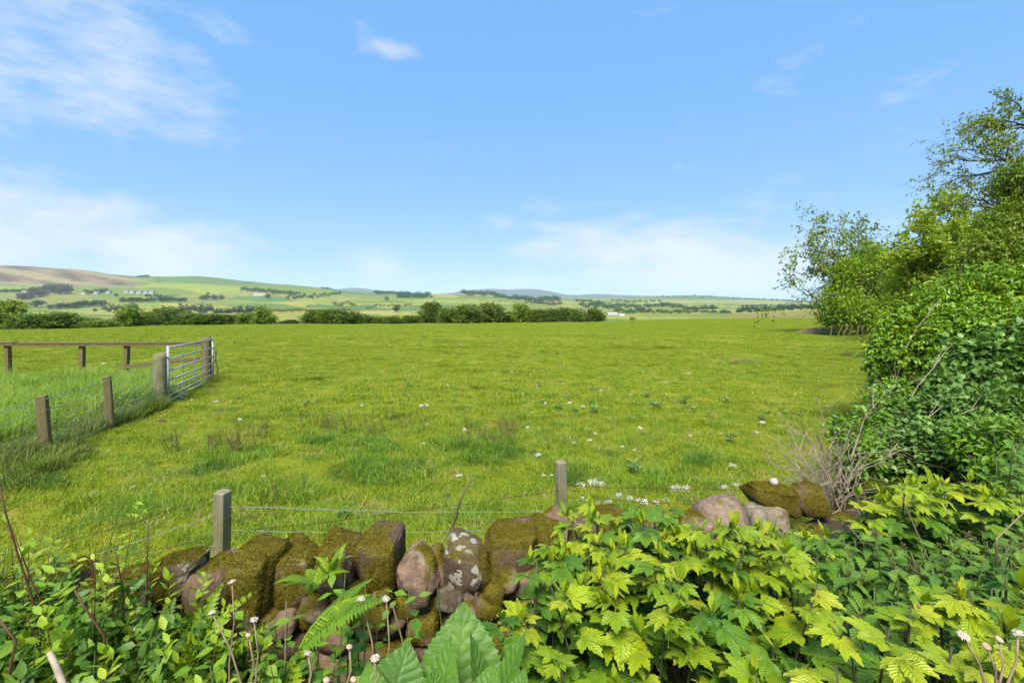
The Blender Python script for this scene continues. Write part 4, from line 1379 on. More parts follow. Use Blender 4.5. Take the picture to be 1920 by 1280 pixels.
# ------------------------------------------------------------------ dry stone wall
WPX = np.array([-700, 0, 330, 900, 1050, 1300, 1450, 1700, 2100], float)
WDD = np.array([1.75, 2.05, 2.16, 2.38, 2.58, 3.0, 3.35, 4.1, 5.2], float)


def wd(px):
    return float(np.interp(px, WPX, WDD))


def stone_mat():
    m, t, b = new_mat('wall_stone')
    oi = t.nodes.new('ShaderNodeObjectInfo')
    at = t.nodes.new('ShaderNodeAttribute'); at.attribute_name = 'rnd'
    hue = math_n(t, 'FRACT', math_n(t, 'ADD', at.outputs['Fac'], math_n(t, 'MULTIPLY', oi.outputs['Random'], .12)))
    c = ramp(t, hue, [(0, (.075, .056, .034)), (.25, (.105, .075, .046)), (.5, (.125, .078, .050)), (.75, (.20, .130, .090)), (1, (.215, .175, .12))])
    g1 = pos_noise(t, 22, 6, .65)
    g2 = pos_noise(t, 140, 3, .7)
    c = mixc(t, 1.0, c, ramp(t, math_n(t, 'ADD', math_n(t, 'MULTIPLY', g1, .65), math_n(t, 'MULTIPLY', g2, .35)), [(.33, (.35, .35, .36)), (.55, (1, 1, 1)), (.72, (1.45, 1.4, 1.35))]), 'MULTIPLY')
    li = t.nodes.new('ShaderNodeAttribute'); li.attribute_name = 'lich'
    vo = t.nodes.new('ShaderNodeTexVoronoi'); vo.inputs['Scale'].default_value = 19
    geo = t.nodes.new('ShaderNodeNewGeometry')
    wob = t.nodes.new('ShaderNodeVectorMath'); wob.operation = 'ADD'
    nzc = t.nodes.new('ShaderNodeTexNoise'); nzc.inputs['Scale'].default_value = 45
    sc_ = t.nodes.new('ShaderNodeVectorMath'); sc_.operation = 'SCALE'; sc_.inputs['Scale'].default_value = .035
    t.links.new(geo.outputs['Position'], nzc.inputs[0]); t.links.new(nzc.outputs['Color'], sc_.inputs[0])
    t.links.new(geo.outputs['Position'], wob.inputs[0]); t.links.new(sc_.outputs[0], wob.inputs[1])
    t.links.new(wob.outputs[0], vo.inputs['Vector'])
    spot = math_n(t, 'MULTIPLY', math_n(t, 'SUBTRACT', .46, vo.outputs['Distance']), 12, clamp=True)
    pick = math_n(t, 'GREATER_THAN', pos_noise(t, 9, 2), .46)
    lf = math_n(t, 'MULTIPLY', math_n(t, 'MULTIPLY', spot, pick), li.outputs['Fac'])
    c = mixc(t, math_n(t, 'MULTIPLY', lf, math_n(t, 'ADD', .45, math_n(t, 'MULTIPLY', g2, .7))), c, (.36, .355, .28))
    mo_ = t.nodes.new('ShaderNodeAttribute'); mo_.attribute_name = 'moss'
    mn = pos_noise(t, 60, 4)
    mc = ramp(t, mn, [(.3, (.050, .048, .005)), (.5, (.092, .078, .008)), (.72, (.145, .11, .014))])
    mf = math_n(t, 'MULTIPLY', math_n(t, 'SUBTRACT', math_n(t, 'ADD', mo_.outputs['Fac'], math_n(t, 'MULTIPLY', mn, .6)), .65), 4, clamp=True)
    c = mixc(t, mf, c, mc)
    t.links.new(c, b.inputs['Base Color'])
    b.inputs['Roughness'].default_value = .9
    b.inputs['Specular IOR Level'].default_value = .15
    bump(t, b, math_n(t, 'ADD', g1, math_n(t, 'MULTIPLY', g2, .5)), .9, .012)
    return m


M['stone'] = stone_mat()
import bmesh


def ico(n):
    bm = bmesh.new()
    bmesh.ops.create_icosphere(bm, subdivisions=n, radius=1)
    bm.verts.ensure_lookup_table()
    V = np.array([v.co[:] for v in bm.verts])
    F = np.array([[v.index for v in f.verts] for f in bm.faces])
    bm.free()
    return V, F


ICO = {2: ico(2), 3: ico(3), 4: ico(4)}
wall = thing('dry_stone_wall', 'mossy dry stone wall of reddish sandstone with upright cope stones', 'wall', (-.4, 2.35, 0))


def noise_arr(P_, s, off):
    return np.array([noise.fractal(Vector(p) * s + Vector((off, off * .7, -off)), 1.0, 2.0, 3) for p in P_])


def stone(c, half, seed, sub, hue, mossy, lich=0.0, tilt=0.0, yaw=0.0, pitch=0.0, box=.24, label=None, taper=0.0, dens=48000, name='stone'):
    rng = np.random.default_rng(abs(int(seed)))
    V0, F = ICO[sub]
    V = np.sign(V0) * np.abs(V0) ** box
    V = V / np.abs(V).max(0)
    for _ in range(8):
        nrm = unit(rng.choice((-1, 1), 3) * rng.uniform(.15, 1, 3))
        dc = rng.uniform(.88, 1.25)
        s = V @ nrm
        V = V - np.maximum(0, s - dc)[:, None] * nrm * .95
    V = V / np.abs(V).max(0)
    V[:, 0] *= 1 - taper * V[:, 2] * .5
    nz = noise_arr(V, 1.1, seed * 3.1)
    nz2 = noise_arr(V, 3.5, seed * 1.7)
    nz3 = noise_arr(V, 9.0, seed * .9) if sub > 2 else 0
    V = V * (1 + .085 * nz + .06 * nz2 + .036 * nz3)[:, None]
    V = V / np.abs(V).max(0) * .97
    V = V * np.array(half)
    Rm = np.array(Matrix.Rotation(yaw, 3, 'Z') @ Matrix.Rotation(tilt, 3, 'Y') @ Matrix.Rotation(pitch, 3, 'X'))
    V = V @ Rm.T + np.array(c)
    pre = np.clip((mossy + .95 * noise_arr(V, 7.0, seed * .37) - .45) * 3, 0, 1)
    cen = V.mean(0)
    V = V + unit(V - cen) * (pre * (.006 + .010 * noise_arr(V, 26.0, seed * .11)))[:, None]
    tri = V[F]
    fn = np.cross(tri[:, 1] - tri[:, 0], tri[:, 2] - tri[:, 0])
    ar = np.linalg.norm(fn, axis=1) / 2
    fn = unit(fn)
    vn = np.zeros_like(V)
    for k in range(3):
        np.add.at(vn, F[:, k], fn)
    vn = unit(vn)
    mn = noise_arr(V, 7.0, seed * .37)
    mo_ = np.clip((mossy + .06 if mossy > .1 else mossy) + .95 * mn + .34 * vn[:, 2], 0, 1)
    me = mesh_np(name, V, F, M['stone'], np.full(len(V), hue), smooth=True, extra={'moss': mo_, 'lich': np.full(len(V), lich)})
    o = link(name, me, wall)
    if label: o['label'] = label
    fm = mo_[F].mean(1)
    wgt = ar * np.clip((fm - .42) * 4, 0, 1) * (fn[:, 1] < .45)
    tot = wgt.sum()
    n = int(tot * dens)
    if n > 60:
        k = rng.choice(len(F), n, p=wgt / tot)
        u, v = rng.random(n), rng.random(n)
        sw = u + v > 1
        u[sw], v[sw] = 1 - u[sw], 1 - v[sw]
        p = tri[k, 0] + (tri[k, 1] - tri[k, 0]) * u[:, None] + (tri[k, 2] - tri[k, 0]) * v[:, None]
        a = unit(fn[k] + rng.normal(0, .55, (n, 3)) + np.array([0, 0, .15]))
        h = rng.uniform(.004, .012, n)[:, None]
        sd_ = unit(np.cross(a, rng.normal(0, 1, (n, 3)))) * rng.uniform(.0012, .003, n)[:, None]
        VV = np.stack([p - sd_ - fn[k] * .002, p + sd_ - fn[k] * .002, p + a * h], 1).reshape(-1, 3)
        FF = np.arange(n * 3).reshape(-1, 3)
        mm = mesh_np('moss', VV, FF, M['moss'], np.repeat(rng.random(n), 3))
        q = link('moss', mm, None)
        q.parent = o
        q['kind'] = 'stuff'
    return o


def cope(x0, y0, x1, y1, hue, mossy, lich=0, tilt=0., dd=0., th=.30, label=None, box=.24, taper=0., pitch=0., yaw=0.):
    px = (x0 + x1) / 2
    d = wd(px) + dd
    c = P(px, (y0 + y1) / 2, d)
    half = ((x1 - x0) / 2 / FPX * d, th / 2, (y1 - y0) / 2 / FPX * d)
    stone(c, half, int(x0 * 7 + y0), 4 if 300 < px < 1060 else 3, hue, mossy, lich, tilt, yaw, pitch, box, label, taper)


cope(303, 1036, 378, 1118, .2, .42, .5, .08)
cope(374, 1050, 445, 1165, .5, .25, 0, -.15)
cope(438, 1016, 532, 1172, .2, .62, .3, .16, -.03, label='tall moss covered cope stone leaning over a dark gap', taper=-.25)
cope(525, 1019, 606, 1140, .3, .40, .3, -.05, .03)
cope(598, 1004, 678, 1112, .3, .48, .3, .03)
cope(672, 992, 753, 1108, .25, .30, 0, .05, -.02, label='tall brown cope stone with a thin moss coat')
cope(748, 1024, 826, 1112, .72, .0, .25, -.32, -.04, box=.55, label='smooth pink cope stone tipped sideways with a white patch')
cope(806, 1030, 838, 1100, .62, .0, .2, -.34, 0, th=.2, label='thin reddish slab wedged upright')
cope(832, 1002, 920, 1118, .28, .16, 1.0, .03, -.03, label='squarish cope stone spotted with white lichen', box=.24)
cope(906, 984, 1012, 1078, .3, .40, 0, -.12, .02)
cope(982, 968, 1052, 1036, .3, .50, 0, .1, .1)
cope(1008, 953, 1066, 1000, .6, .0, 0, -.6, .12, th=.12, label='flat reddish slab leaning against the fence post')
cope(1064, 985, 1120, 1040, .5, .2, 0, .1, .05)
cope(1112, 950, 1182, 1000, .3, .5, 0, .05, .08)
cope(1168, 978, 1236, 1050, .45, .0, 0, -.1, 0, label='dark red cope stone behind the golden leaves')
cope(1232, 985, 1290, 1040, .55, .1, 0, .1, 0)
cope(1268, 966, 1330, 1020, .7, .1, 0, -.1, 0)
cope(1306, 930, 1402, 1015, .84, -.1, .1, .18, -.03, label='large smooth pinkish boulder lying on the wall', box=.45, th=.4)
cope(1392, 944, 1476, 1000, .9, -.05, .4, -.05, 0, box=.3, label='flat pale pink stone next to the large boulder')
cope(1400, 904, 1486, 956, .3, .55, 0, .1, .10, th=.32)
cope(1480, 906, 1542, 962, .35, .45, 0, -.1, .10, th=.28)
cope(92, 1066, 150, 1130, .6, .1, .2, .05)
cope(148, 1085, 215, 1150, .5, .3, .2, .05)
cope(26, 1088, 95, 1170, .3, .45, .2, -.1)
cope(-50, 1095, 30, 1180, .4, .4, .2, .1)
cope(212, 1075, 310, 1150, .35, .4, .2, 0.)
for x in range(-420, -50, 75):
    cope(x, 1100 + R.uniform(-10, 15), x + 80, 1200, R.random() * .6, .4, .2, R.uniform(-.1, .1))
# courses under the copes, both faces
rr = random.Random(77)
for course in range(4):
    px = -420.0
    while px < 1540:
        wpx = rr.uniform(55, 125)
        d = wd(px + wpx / 2)
        if px > 1250:
            wpx *= .8
        zt = float(np.interp(px, [0, 380, 450, 1000, 1120, 1250, 1450], [.22, .24, .31, .33, .27, .14, .02])) - .115 * course
        c = P(px + wpx / 2, 600, d)
        c.z = zt - .055 + rr.uniform(-.012, .012)
        c.y += .10 * 0 - .035 + rr.uniform(-.03, .03) - .02 * course
        half = (wpx / 2 / FPX * d * 1.04, .13, .068 + rr.uniform(-.008, .014))
        stone(c, half, int(px * 3 + course * 991) + 5000, 3 if 330 < px < 1000 else 2, rr.choice((.1, .2, .3, .45, .55, .68)), rr.choice((.05, .3, .5, .5, .6)), rr.choice((0, 0, .4)), rr.uniform(-.10, .10), rr.uniform(-.1, .1), 0, .22, dens=34000)
        px += wpx
# small pinning stones wedged under the copes
for (a, b0, c0, e0, hue, ms) in ((818, 1104, 870, 1134, .95, .0), (768, 1100, 806, 1128, .95, .05), (700, 1098, 732, 1118, .8, 0), (935, 1068, 975, 1102, .5, .3), (905, 1085, 945, 1125, .3, .5), (640, 1100, 690, 1130, .3, .4),
                                 (560, 1125, 620, 1155, .3, .5), (840, 1122, 900, 1150, .7, .15), (880, 1110, 935, 1145, .3, .5), (500, 1150, 560, 1185, .6, .1)):
    d = wd((a + c0) / 2) - .13
    stone(P((a + c0) / 2, (b0 + e0) / 2, d), ((c0 - a) / 2 / FPX * d, .08, (e0 - b0) / 2 / FPX * d), a * 13, 3, hue, ms, .2, rr.uniform(-.3, .3), rr.uniform(-.3, .3), 0, .5, name='pinning_stone')
# earth and rubble fill
mb = MB()
V, F = [], []
pxs = list(range(-420, 1580, 30))
for i, px in enumerate(pxs):
    d = wd(px)
    x = (px - 960) / FPX
    j = rr.uniform(-.02, .02)
    ft = float(np.interp(px, [380, 450, 1000, 1120, 1250, 1450], [.17, .22, .24, .18, .05, -.08]))
    V += [(x * (d - .06), d - .06, -.6), (x * (d - .04), d - .04 + j, ft), (x * (d + .16), d + .16 + j, ft + .02 + j), (x * (d + .30), d + .30, -.6)]
    if i:
        o = (i - 1) * 4
        F += [(o + k, o + 4 + k, o + 5 + k, o + 1 + k) for k in range(3)]
mb.add(V, F)
mb.build('rubble_fill', M['soil'], wall)
mb = MB()
V0, F0 = ICO[3]
c = P(1451, 903, 3.40)
mb.add([tuple(Vector(v) * .03 * (1 + .1 * noise.noise(Vector(v) * 2)) + c) for v in V0], [tuple(f) for f in F0])
M['palestone'] = solid('pale_stone', (.26, .23, .20), (.36, .33, .29), 40, .8, .4, .003)
tag(mb.build('pale_pebble', M['palestone'], smooth=True), 'pale egg shaped stone resting on the mossy end of the wall', 'stone')

# garden soil in front of the wall
mb = MB()
V, F = [], []
gpx = [(-2400, 1.2)] + [(p, wd(p)) for p in range(-700, 2101, 60)] + [(4200, 7.5)]
for i, (px, d) in enumerate(gpx):
    x = (px - 960) / FPX * d
    V += [(x, d + .02, 0.0), (x * 1.0, min(d * .6, 1.2), -.01), (x * 1.1, -40, 0)]
    if i:
        o = (i - 1) * 3
        F += [(o, o + 1, o + 4, o + 3), (o + 1, o + 2, o + 5, o + 4)]
mb.add(V, F)
tag(mb.build('garden_ground', M['soil']), 'dark garden soil under the plants in front of the wall', kind='structure')


# ------------------------------------------------------------------ leaves and plants
def lobe(L, W, n=6, serr=.16, fold=.18, droop=.2, peak=.42, ang=0.0, org=(0, 0, 0), rng=R, curl=0.0, base=.0, zlift=0.0):
    """one serrated blade along +Y turned by ang; returns V, F, UV"""
    V, F, U = [], [], []
    ca, sa = math.cos(ang), math.sin(ang)
    m_ = 2 * n
    for i in range(m_ + 1):
        s = i / m_
        wv = math.sin(math.pi / 2 * s / peak) ** .9 if s < peak else math.cos(math.pi / 2 * (s - peak) / (1 - peak)) ** .95 * (1 - .22 * (s - peak) / (1 - peak))
        wv = max(wv, base * (1 - s))
        wv *= W / 2
        odd = i % 2
        k = (1 + serr * .6) if odd else (1 - serr * .6)
        z = -droop * L * s * s + zlift * L * s
        y = s * L
        back = -serr * .0 * L / n if odd else serr * .35 * L / n
        for sd_ in (-1, 0, 1):
            x = sd_ * wv * k
            yy = y + (0 if sd_ == 0 or i in (0, m_) else (L / m_ * (.9 if odd else -.1) * serr * 3.0))
            yy = min(yy, L)
            zz = z + abs(sd_) * wv * (fold + curl * s) + (rng.uniform(-.018, .018) * L if sd_ else 0)
            V.append((org[0] + x * ca - yy * sa, org[1] + x * sa + yy * ca, org[2] + zz))
            U.append((.5 + .5 * sd_, s))
    for i in range(m_):
        a = i * 3
        F += [(a, a + 1, a + 4, a + 3), (a + 1, a + 2, a + 5, a + 4)]
    return V, F, U


def palmate(mat, rng, lobes=5, pet=.35, serr=.2, droop=.25, name='leaf'):
    """palmately lobed leaf of unit radius with its stalk; grows along +Y from the stem"""
    mb = MB()
    c = (0, pet, 0)
    mb.tube([(0, 0, -.02), (0, pet * .5, .03), c], [.016, .013, .010], 5, cap=False)
    sets = {5: ((0, 1.04, .48), (.74, .90, .43), (-.74, .90, .43), (1.55, .62, .35), (-1.55, .62, .35)),
            7: ((0, 1.05, .36), (.58, .95, .33), (-.58, .95, .33), (1.15, .74, .30), (-1.15, .74, .30), (1.85, .5, .26), (-1.85, .5, .26)),
            3: ((0, 1.0, .56), (.95, .80, .48), (-.95, .80, .48))}[lobes]
    for i, (a, L, W) in enumerate(sets):
        L *= rng.uniform(.9, 1.08)
        v, f, u = lobe(L, W * rng.uniform(.95, 1.12), 6, serr, .16, droop * rng.uniform(.7, 1.4), .55, a + rng.uniform(-.07, .07), (0, pet, .002 * i), rng, base=.42, zlift=rng.uniform(.02, .12))
        mb.add(v, f, 0, u)
    return mb.mesh(name, mat, True)


def simple(mat, rng, W=.5, serr=.1, fold=.2, droop=.3, pet=.1, n=5, peak=.4, base=0.0, name='leaf', zlift=.05):
    mb = MB()
    if pet:
        mb.tube([(0, 0, 0), (0, pet, .01)], [.014, .010], 4, cap=False)
    v, f, u = lobe(1, W, n, serr, fold, droop, peak, 0, (0, pet, 0), rng, base=base, zlift=zlift)
    mb.add(v, f, 0, u)
    return mb.mesh(name, mat, True)


rl = random.Random(101)
GOLD = [palmate(M['gold'], rl, 5, rl.uniform(.2, .4), .22, rl.uniform(.12, .42)) for _ in range(7)] + [palmate(M['gold'], rl, 7, .3, .22, .25) for _ in range(3)]
GREEN = [palmate(M['green'], rl, rl.choice((5, 5, 7)), rl.uniform(.3, .5), .22, rl.uniform(.15, .45)) for _ in range(7)]
GYOUNG = [simple(M['gold'], rl, .34, .2, .3, -.15, .05, 4, .5) for _ in range(3)]
NET = [simple(M['nettle'], rl, .55, .28, .15, rl.uniform(.15, .45), .15, 7, .32, .3) for _ in range(5)]
OVALTIP = [simple(M['shrubtip'], rl, rl.uniform(.40, .52), .0, .15, rl.uniform(.0, .25), .08, 5, .46) for _ in range(4)]
OVAL = [simple(M['shrub'], rl, rl.uniform(.42, .54), .0, .15, rl.uniform(.05, .35), .08, 5, .46) for _ in range(5)]
BROAD = [simple(M['broad'], rl, rl.uniform(.62, .78), .07, .16, rl.uniform(.05, .25), .0, 18, .38, .35) for _ in range(4)]
HERB = [simple(M['shrub'], rl, .62, .14, .12, rl.uniform(.1, .4), .12, 5, .36, .3) for _ in range(4)]


def stem_mesh(mat, rng, r0=.010, r1=.005, bend=.08, n=6, name='stem'):
    mb = MB()
    bx, by = rng.uniform(-bend, bend), rng.uniform(-bend, bend)
    pts = [(bx * (u * u), by * (u * u), u) for u in [i / 6 for i in range(7)]]
    mb.tube(pts, [r0 + (r1 - r0) * i / 6 for i in range(7)], n)
    return mb.mesh(name, mat, True), bx, by


STEMS = {k: [stem_mesh(M[k], rl, a, b0, .12) for _ in range(4)] for k, a, b0 in (('darkstem', .0055, .0032), ('greenstem', .005, .003), ('redstem', .006, .0025), ('drystem', .0038, .0026))}


def put_leaf(root, me, p, phi, pitch, size, roll=0.0, name='leaf'):
    Mx = Matrix.Translation(p) @ Matrix.Rotation(phi, 4, 'Z') @ Matrix.Rotation(pitch, 4, 'X') @ Matrix.Rotation(roll, 4, 'Y') @ Matrix.Diagonal((size * R.uniform(.8, 1.12), size, size * R.uniform(.5, 1.5), 1))
    return link(name, me, root, Mx)


def put_stem(root, kind, base, h, rng, phi=None, fat=1.0, lean=(0, 0)):
    me, bx, by = rng.choice(STEMS[kind])
    phi = rng.uniform(0, 6.28) if phi is None else phi
    Mx = Matrix.Translation(base) @ Matrix.Rotation(phi, 4, 'Z') @ Matrix.Diagonal((fat, fat, h, 1))
    sh = Matrix.Identity(4)
    sh[0][2], sh[1][2] = lean[0], lean[1]
    Mx = Matrix.Translation(base) @ sh @ Matrix.Rotation(phi, 4, 'Z') @ Matrix.Diagonal((fat, fat, h, 1))
    link('stem', me, root, Mx)
    return lambda u: Mx @ Vector((bx * u * u, by * u * u, u))


mb = MB()
V0, F0 = ICO[2]
mb.add([(v[0] * .5, v[1] * .5, v[2] * .8 * (1 + .15 * math.sin(v[0] * 9))) for v in V0], [tuple(f) for f in F0])
BUD = mb.mesh('bud', M['bud'], True)


def golden(base, h, rng, label, group, s=1.0, gold=.72):
    qx = base.x / base.y * FPX + 960
    if base.y > 1.7:
        top_row = float(np.interp(qx, [1000, 1060, 1110, 1250, 1300, 1450, 1530, 1620, 1700, 1850, 1900], [985, 955, 935, 950, 975, 990, 975, 930, 892, 895, 910]))
        h = min(h, CZ - (top_row - HOR) / FPX * base.y - rng.uniform(.0, .10))
    root = thing('golden_leaf_plant', label, 'plant', base, group)
    ln = (rng.uniform(-.12, .12), rng.uniform(-.16, .06))
    at = put_stem(root, 'darkstem', base, h, rng, fat=1.0, lean=ln)
    phi = rng.uniform(0, 6.28)
    nt_ = rng.randint(3, 4)
    tops = GOLD if rng.random() < gold else GREEN
    for k in range(nt_):
        sz = s * rng.uniform(.050, .102)
        put_leaf(root, rng.choice(tops), at(rng.uniform(.90, .99)), phi + k * 6.283 / nt_ + rng.uniform(-.3, .3), rng.uniform(-.35, .35), sz, rng.uniform(-.35, .35))
    for k in range(1):
        put_leaf(root, rng.choice(tops), at(rng.uniform(.70, .86)), rng.uniform(0, 6.28), rng.uniform(-.3, .25), s * rng.uniform(.08, .125), rng.uniform(-.25, .25))
    for k in range(rng.randint(2, 3)):
        put_leaf(root, rng.choice(GREEN), at(rng.uniform(.35, .75)), rng.uniform(0, 6.28), rng.uniform(-.45, .15), s * rng.uniform(.085, .135), rng.uniform(-.3, .3))
    if rng.random() < .8:
        for k in range(4):
            put_leaf(root, rng.choice(GYOUNG), at(1.0), rng.uniform(0, 6.28), rng.uniform(.6, 1.2), s * rng.uniform(.05, .08))
    if rng.random() < .45:
        link('bud', BUD, root, Matrix.Translation(at(1.0) + Vector((0, 0, .012))) @ Matrix.Scale(.009 * rng.uniform(.8, 1.3), 4))


def fill(poly, spacing, rng, fn, jitter=.35):
    """poly: (px, depth) outline on the garden soil; calls fn(x, y)"""
    pts = [((px - 960) / FPX * d, d) for px, d in poly]
    x0, x1 = min(p[0] for p in pts), max(p[0] for p in pts)
    y0, y1 = min(p[1] for p in pts), max(p[1] for p in pts)

    def inside(x, y):
        c = False
        for i in range(len(pts)):
            (ax_, ay), (bx_, by) = pts[i], pts[i - 1]
            if (ay > y) != (by > y) and x < (bx_ - ax_) * (y - ay) / (by - ay) + ax_:
                c = not c
        return c
    nx, ny = int((x1 - x0) / spacing) + 1, int((y1 - y0) / spacing) + 1
    for i in range(nx + 1):
        for j in range(ny + 1):
            x = x0 + (i + .5 * (j % 2)) * spacing + rng.uniform(-jitter, jitter) * spacing
            y = y0 + j * spacing + rng.uniform(-jitter, jitter) * spacing
            if inside(x, y):
                fn(x, y)


rg = random.Random(5)
fill([(985, 1.45), (1010, 2.25), (1080, 2.42), (1240, 2.62), (1420, 2.62), (1520, 2.5), (1560, 2.2), (1500, 1.75), (1560, 1.42), (1400, 1.22), (1200, 1.2), (1040, 1.25)], .122, rg,
     lambda x, y: golden(Vector((x, y, 0)), (.52 if y < 1.6 else .64 if y < 2.2 else .74) * rg.uniform(.86, 1.14), rg,
                         'bright yellow green lobed leaf plant in the big clump before the wall', 'golden leaved plants before the stone wall'))
fill([(1560, 1.42), (1700, 1.50), (1990, 1.50), (2060, 1.18), (1560, 1.15)], .118, rg,
     lambda x, y: golden(Vector((x, y, 0)), .82 * rg.uniform(.85, 1.08), rg, 'yellow lobed leaf plant in the nearest row below the nettles', 'golden leaved plants below the nettles', 1.05, 1.0))
fill([(1590, 2.55), (1620, 3.2), (1700, 3.4), (1840, 3.4), (1900, 2.9), (1720, 2.5)], .17, rg,
     lambda x, y: golden(Vector((x, y, 0)), .74 * rg.uniform(.85, 1.1), rg, 'yellow green lobed leaf plant between the nettles and the hedge', 'golden leaved plants behind the nettles', 1.15, 1.0))


# nettles
NSEED = []
for _ in range(2):
    mb = MB()
    for k in range(26):
        a, z = rl.uniform(0, 6.28), rl.uniform(-.5, .6)
        mb.tube([(0, 0, z), (math.cos(a) * .45, math.sin(a) * .45, z + rl.uniform(-.1, .35))], [.05, .03], 4)
    NSEED.append(mb.mesh('flower_cluster', M['seed']))


def nettle(base, h, rng, label, group, s=1.0):
    root = thing('nettle_plant', label, 'plant', base, group)
    at = put_stem(root, 'greenstem', base, h, rng, lean=(rng.uniform(-.15, .15), rng.uniform(-.15, .1)))
    n = 6
    phi = rng.uniform(0, 3.14)
    for k in range(n):
        u = .35 + .63 * k / (n - 1)
        for q in range(2):
            put_leaf(root, rng.choice(NET), at(u), phi + k * 1.57 + q * 3.14 + rng.uniform(-.3, .3), rng.uniform(-.5, .2), s * rng.uniform(.075, .11) * (1.15 - .45 * k / n), rng.uniform(-.3, .3))
    if rng.random() < .55:
        link('flower_cluster', rng.choice(NSEED), root, Matrix.Translation(at(1.0)) @ Matrix.Scale(.035 * rng.uniform(.7, 1.2), 4))


fill([(1500, 1.85), (1545, 2.6), (1760, 2.62), (1990, 3.0), (2020, 1.62), (1600, 1.55)], .125, rg,
     lambda x, y: nettle(Vector((x, y, 0)), min(.58, 1.75 - .535 * y) * rg.uniform(.8, 1.1), rg, 'dark green stinging nettle in the patch between the golden plants', 'nettles between the golden plants'))
fill([(1800, 3.0), (1850, 3.5), (2050, 3.6), (2050, 2.8)], .15, rg,
     lambda x, y: nettle(Vector((x, y, 0)), .72 * rg.uniform(.8, 1.2), rg, 'tall nettle under the lime leafy shrub at the frame edge', 'nettles under the lime shrub'))
fill([(950, 1.9), (965, 2.15), (1010, 2.2), (1010, 1.8)], .12, rg,
     lambda x, y: nettle(Vector((x, y, 0)), .42 * rg.uniform(.8, 1.1), rg, 'nettle squeezed between the wall face and the golden clump', 'nettles at the wall face'))


def herb(base, h, rng, label, group, kind='greenstem', leaves_=HERB, sz=.055, n=6):
    root = thing('leafy_herb', label, 'plant', base, group)
    at = put_stem(root, kind, base, h, rng, lean=(rng.uniform(-.2, .2), rng.uniform(-.2, .1)), fat=.6)
    phi = rng.uniform(0, 3.14)
    for k in range(n):
        for q in range(2):
            put_leaf(root, rng.choice(leaves_), at(.4 + .6 * k / (n - 1)), phi + k * 1.57 + q * 3.14, rng.uniform(-.4, .2), sz * rng.uniform(.7, 1.15), rng.uniform(-.3, .3))


fill([(540, 1.45), (560, 1.85), (700, 1.9), (760, 1.75), (690, 1.4)], .10, rg,
     lambda x, y: herb(Vector((x, y, 0)), .58 * rg.uniform(.75, 1.15), rg, 'small leafy herb at the foot of the wall beside the daisies', 'leafy herbs at the foot of the wall'))
fill([(420, 1.3), (440, 1.9), (540, 1.9), (560, 1.3)], .125, rg,
     lambda x, y: herb(Vector((x, y, 0)), .52 * rg.uniform(.75, 1.15), rg, 'low leafy herb under the withered daisies and mossy stones', 'leafy herbs under the daisies'))

# shoots of the shrub in the lower left corner
def shrub(base, rng, label, h=.75, shoots=5, dens=12):
    root = thing('leafy_bush', label, 'bush', base, 'leafy bushes in front of the wall at the left')
    for k in range(shoots):
        a = rng.uniform(0, 6.28)
        b0 = base + Vector((math.cos(a) * .05, math.sin(a) * .05, 0))
        hh = h * rng.uniform(.65, 1.1)
        at = put_stem(root, 'greenstem' if k % 3 else 'redstem', b0, hh, rng, fat=.5, lean=(math.cos(a) * rng.uniform(.05, .35), math.sin(a) * rng.uniform(.05, .3)))
        for j in range(dens):
            u = .42 + .58 * j / (dens - 1)
            for q in range(2):
                put_leaf(root, rng.choice(OVALTIP if u > .84 else OVAL), at(min(u, 1)), j * 2.4 + q * 3.1 + rng.uniform(-.4, .4), rng.uniform(-.3, .7) + (.5 if u > .9 else 0), rng.uniform(.034, .058), rng.uniform(-.4, .4))


spots = [(20, 1.75, .78), (95, 1.85, .80), (165, 1.72, .80), (240, 1.80, .72), (-30, 1.5, .72), (60, 1.45, .62), (130, 1.4, .60), (30, 1.2, .52), (215, 1.45, .50), (300, 1.42, .46), (350, 1.3, .40), (-60, 1.8, .8), (290, 1.85, .60), (110, 1.2, .48), (420, 1.75, .42), (180, 1.28, .56), (280, 1.26, .54), (-10, 1.32, .62), (90, 1.6, .66), (235, 1.6, .62), (330, 1.55, .54), (390, 1.36, .5)]
names = ['leafy bush in front of the reddish cope stones at the left', 'tallest leafy bush before the hidden end of the wall', 'leafy bush with yellow tips below the sagging wire', 'leafy bush just left of the first mossy cope stone',
         'leafy bush at the left frame edge', 'leafy bush behind the pale broken stick', 'leafy bush between the frame edge and the ferns', 'lowest leafy bush in the left corner', 'leafy bush rising out of the fern patch',
         'yellow tipped bush at the right of the ferns', 'low bush at the lower edge beside the daisies', 'leafy bush cut by the frame edge near the wall', 'leafy bush against the first mossy stone', 'leafy bush over the pale broken stick', 'small bush under the short mossy stone', 'dense bush in front of the bright fern', 'dense low bush below the fern at the lower edge', 'dense bush filling the lower left corner', 'bushy growth between the bare canes', 'bushy growth around the upright cut stem', 'bush beside the upright dark fern', 'bush behind the crooked daisy stem']
for (px, d, h), lab in zip(spots, names):
    shrub(Vector(((px - 960) / FPX * d, d, 0)), rg, lab, h, 7)
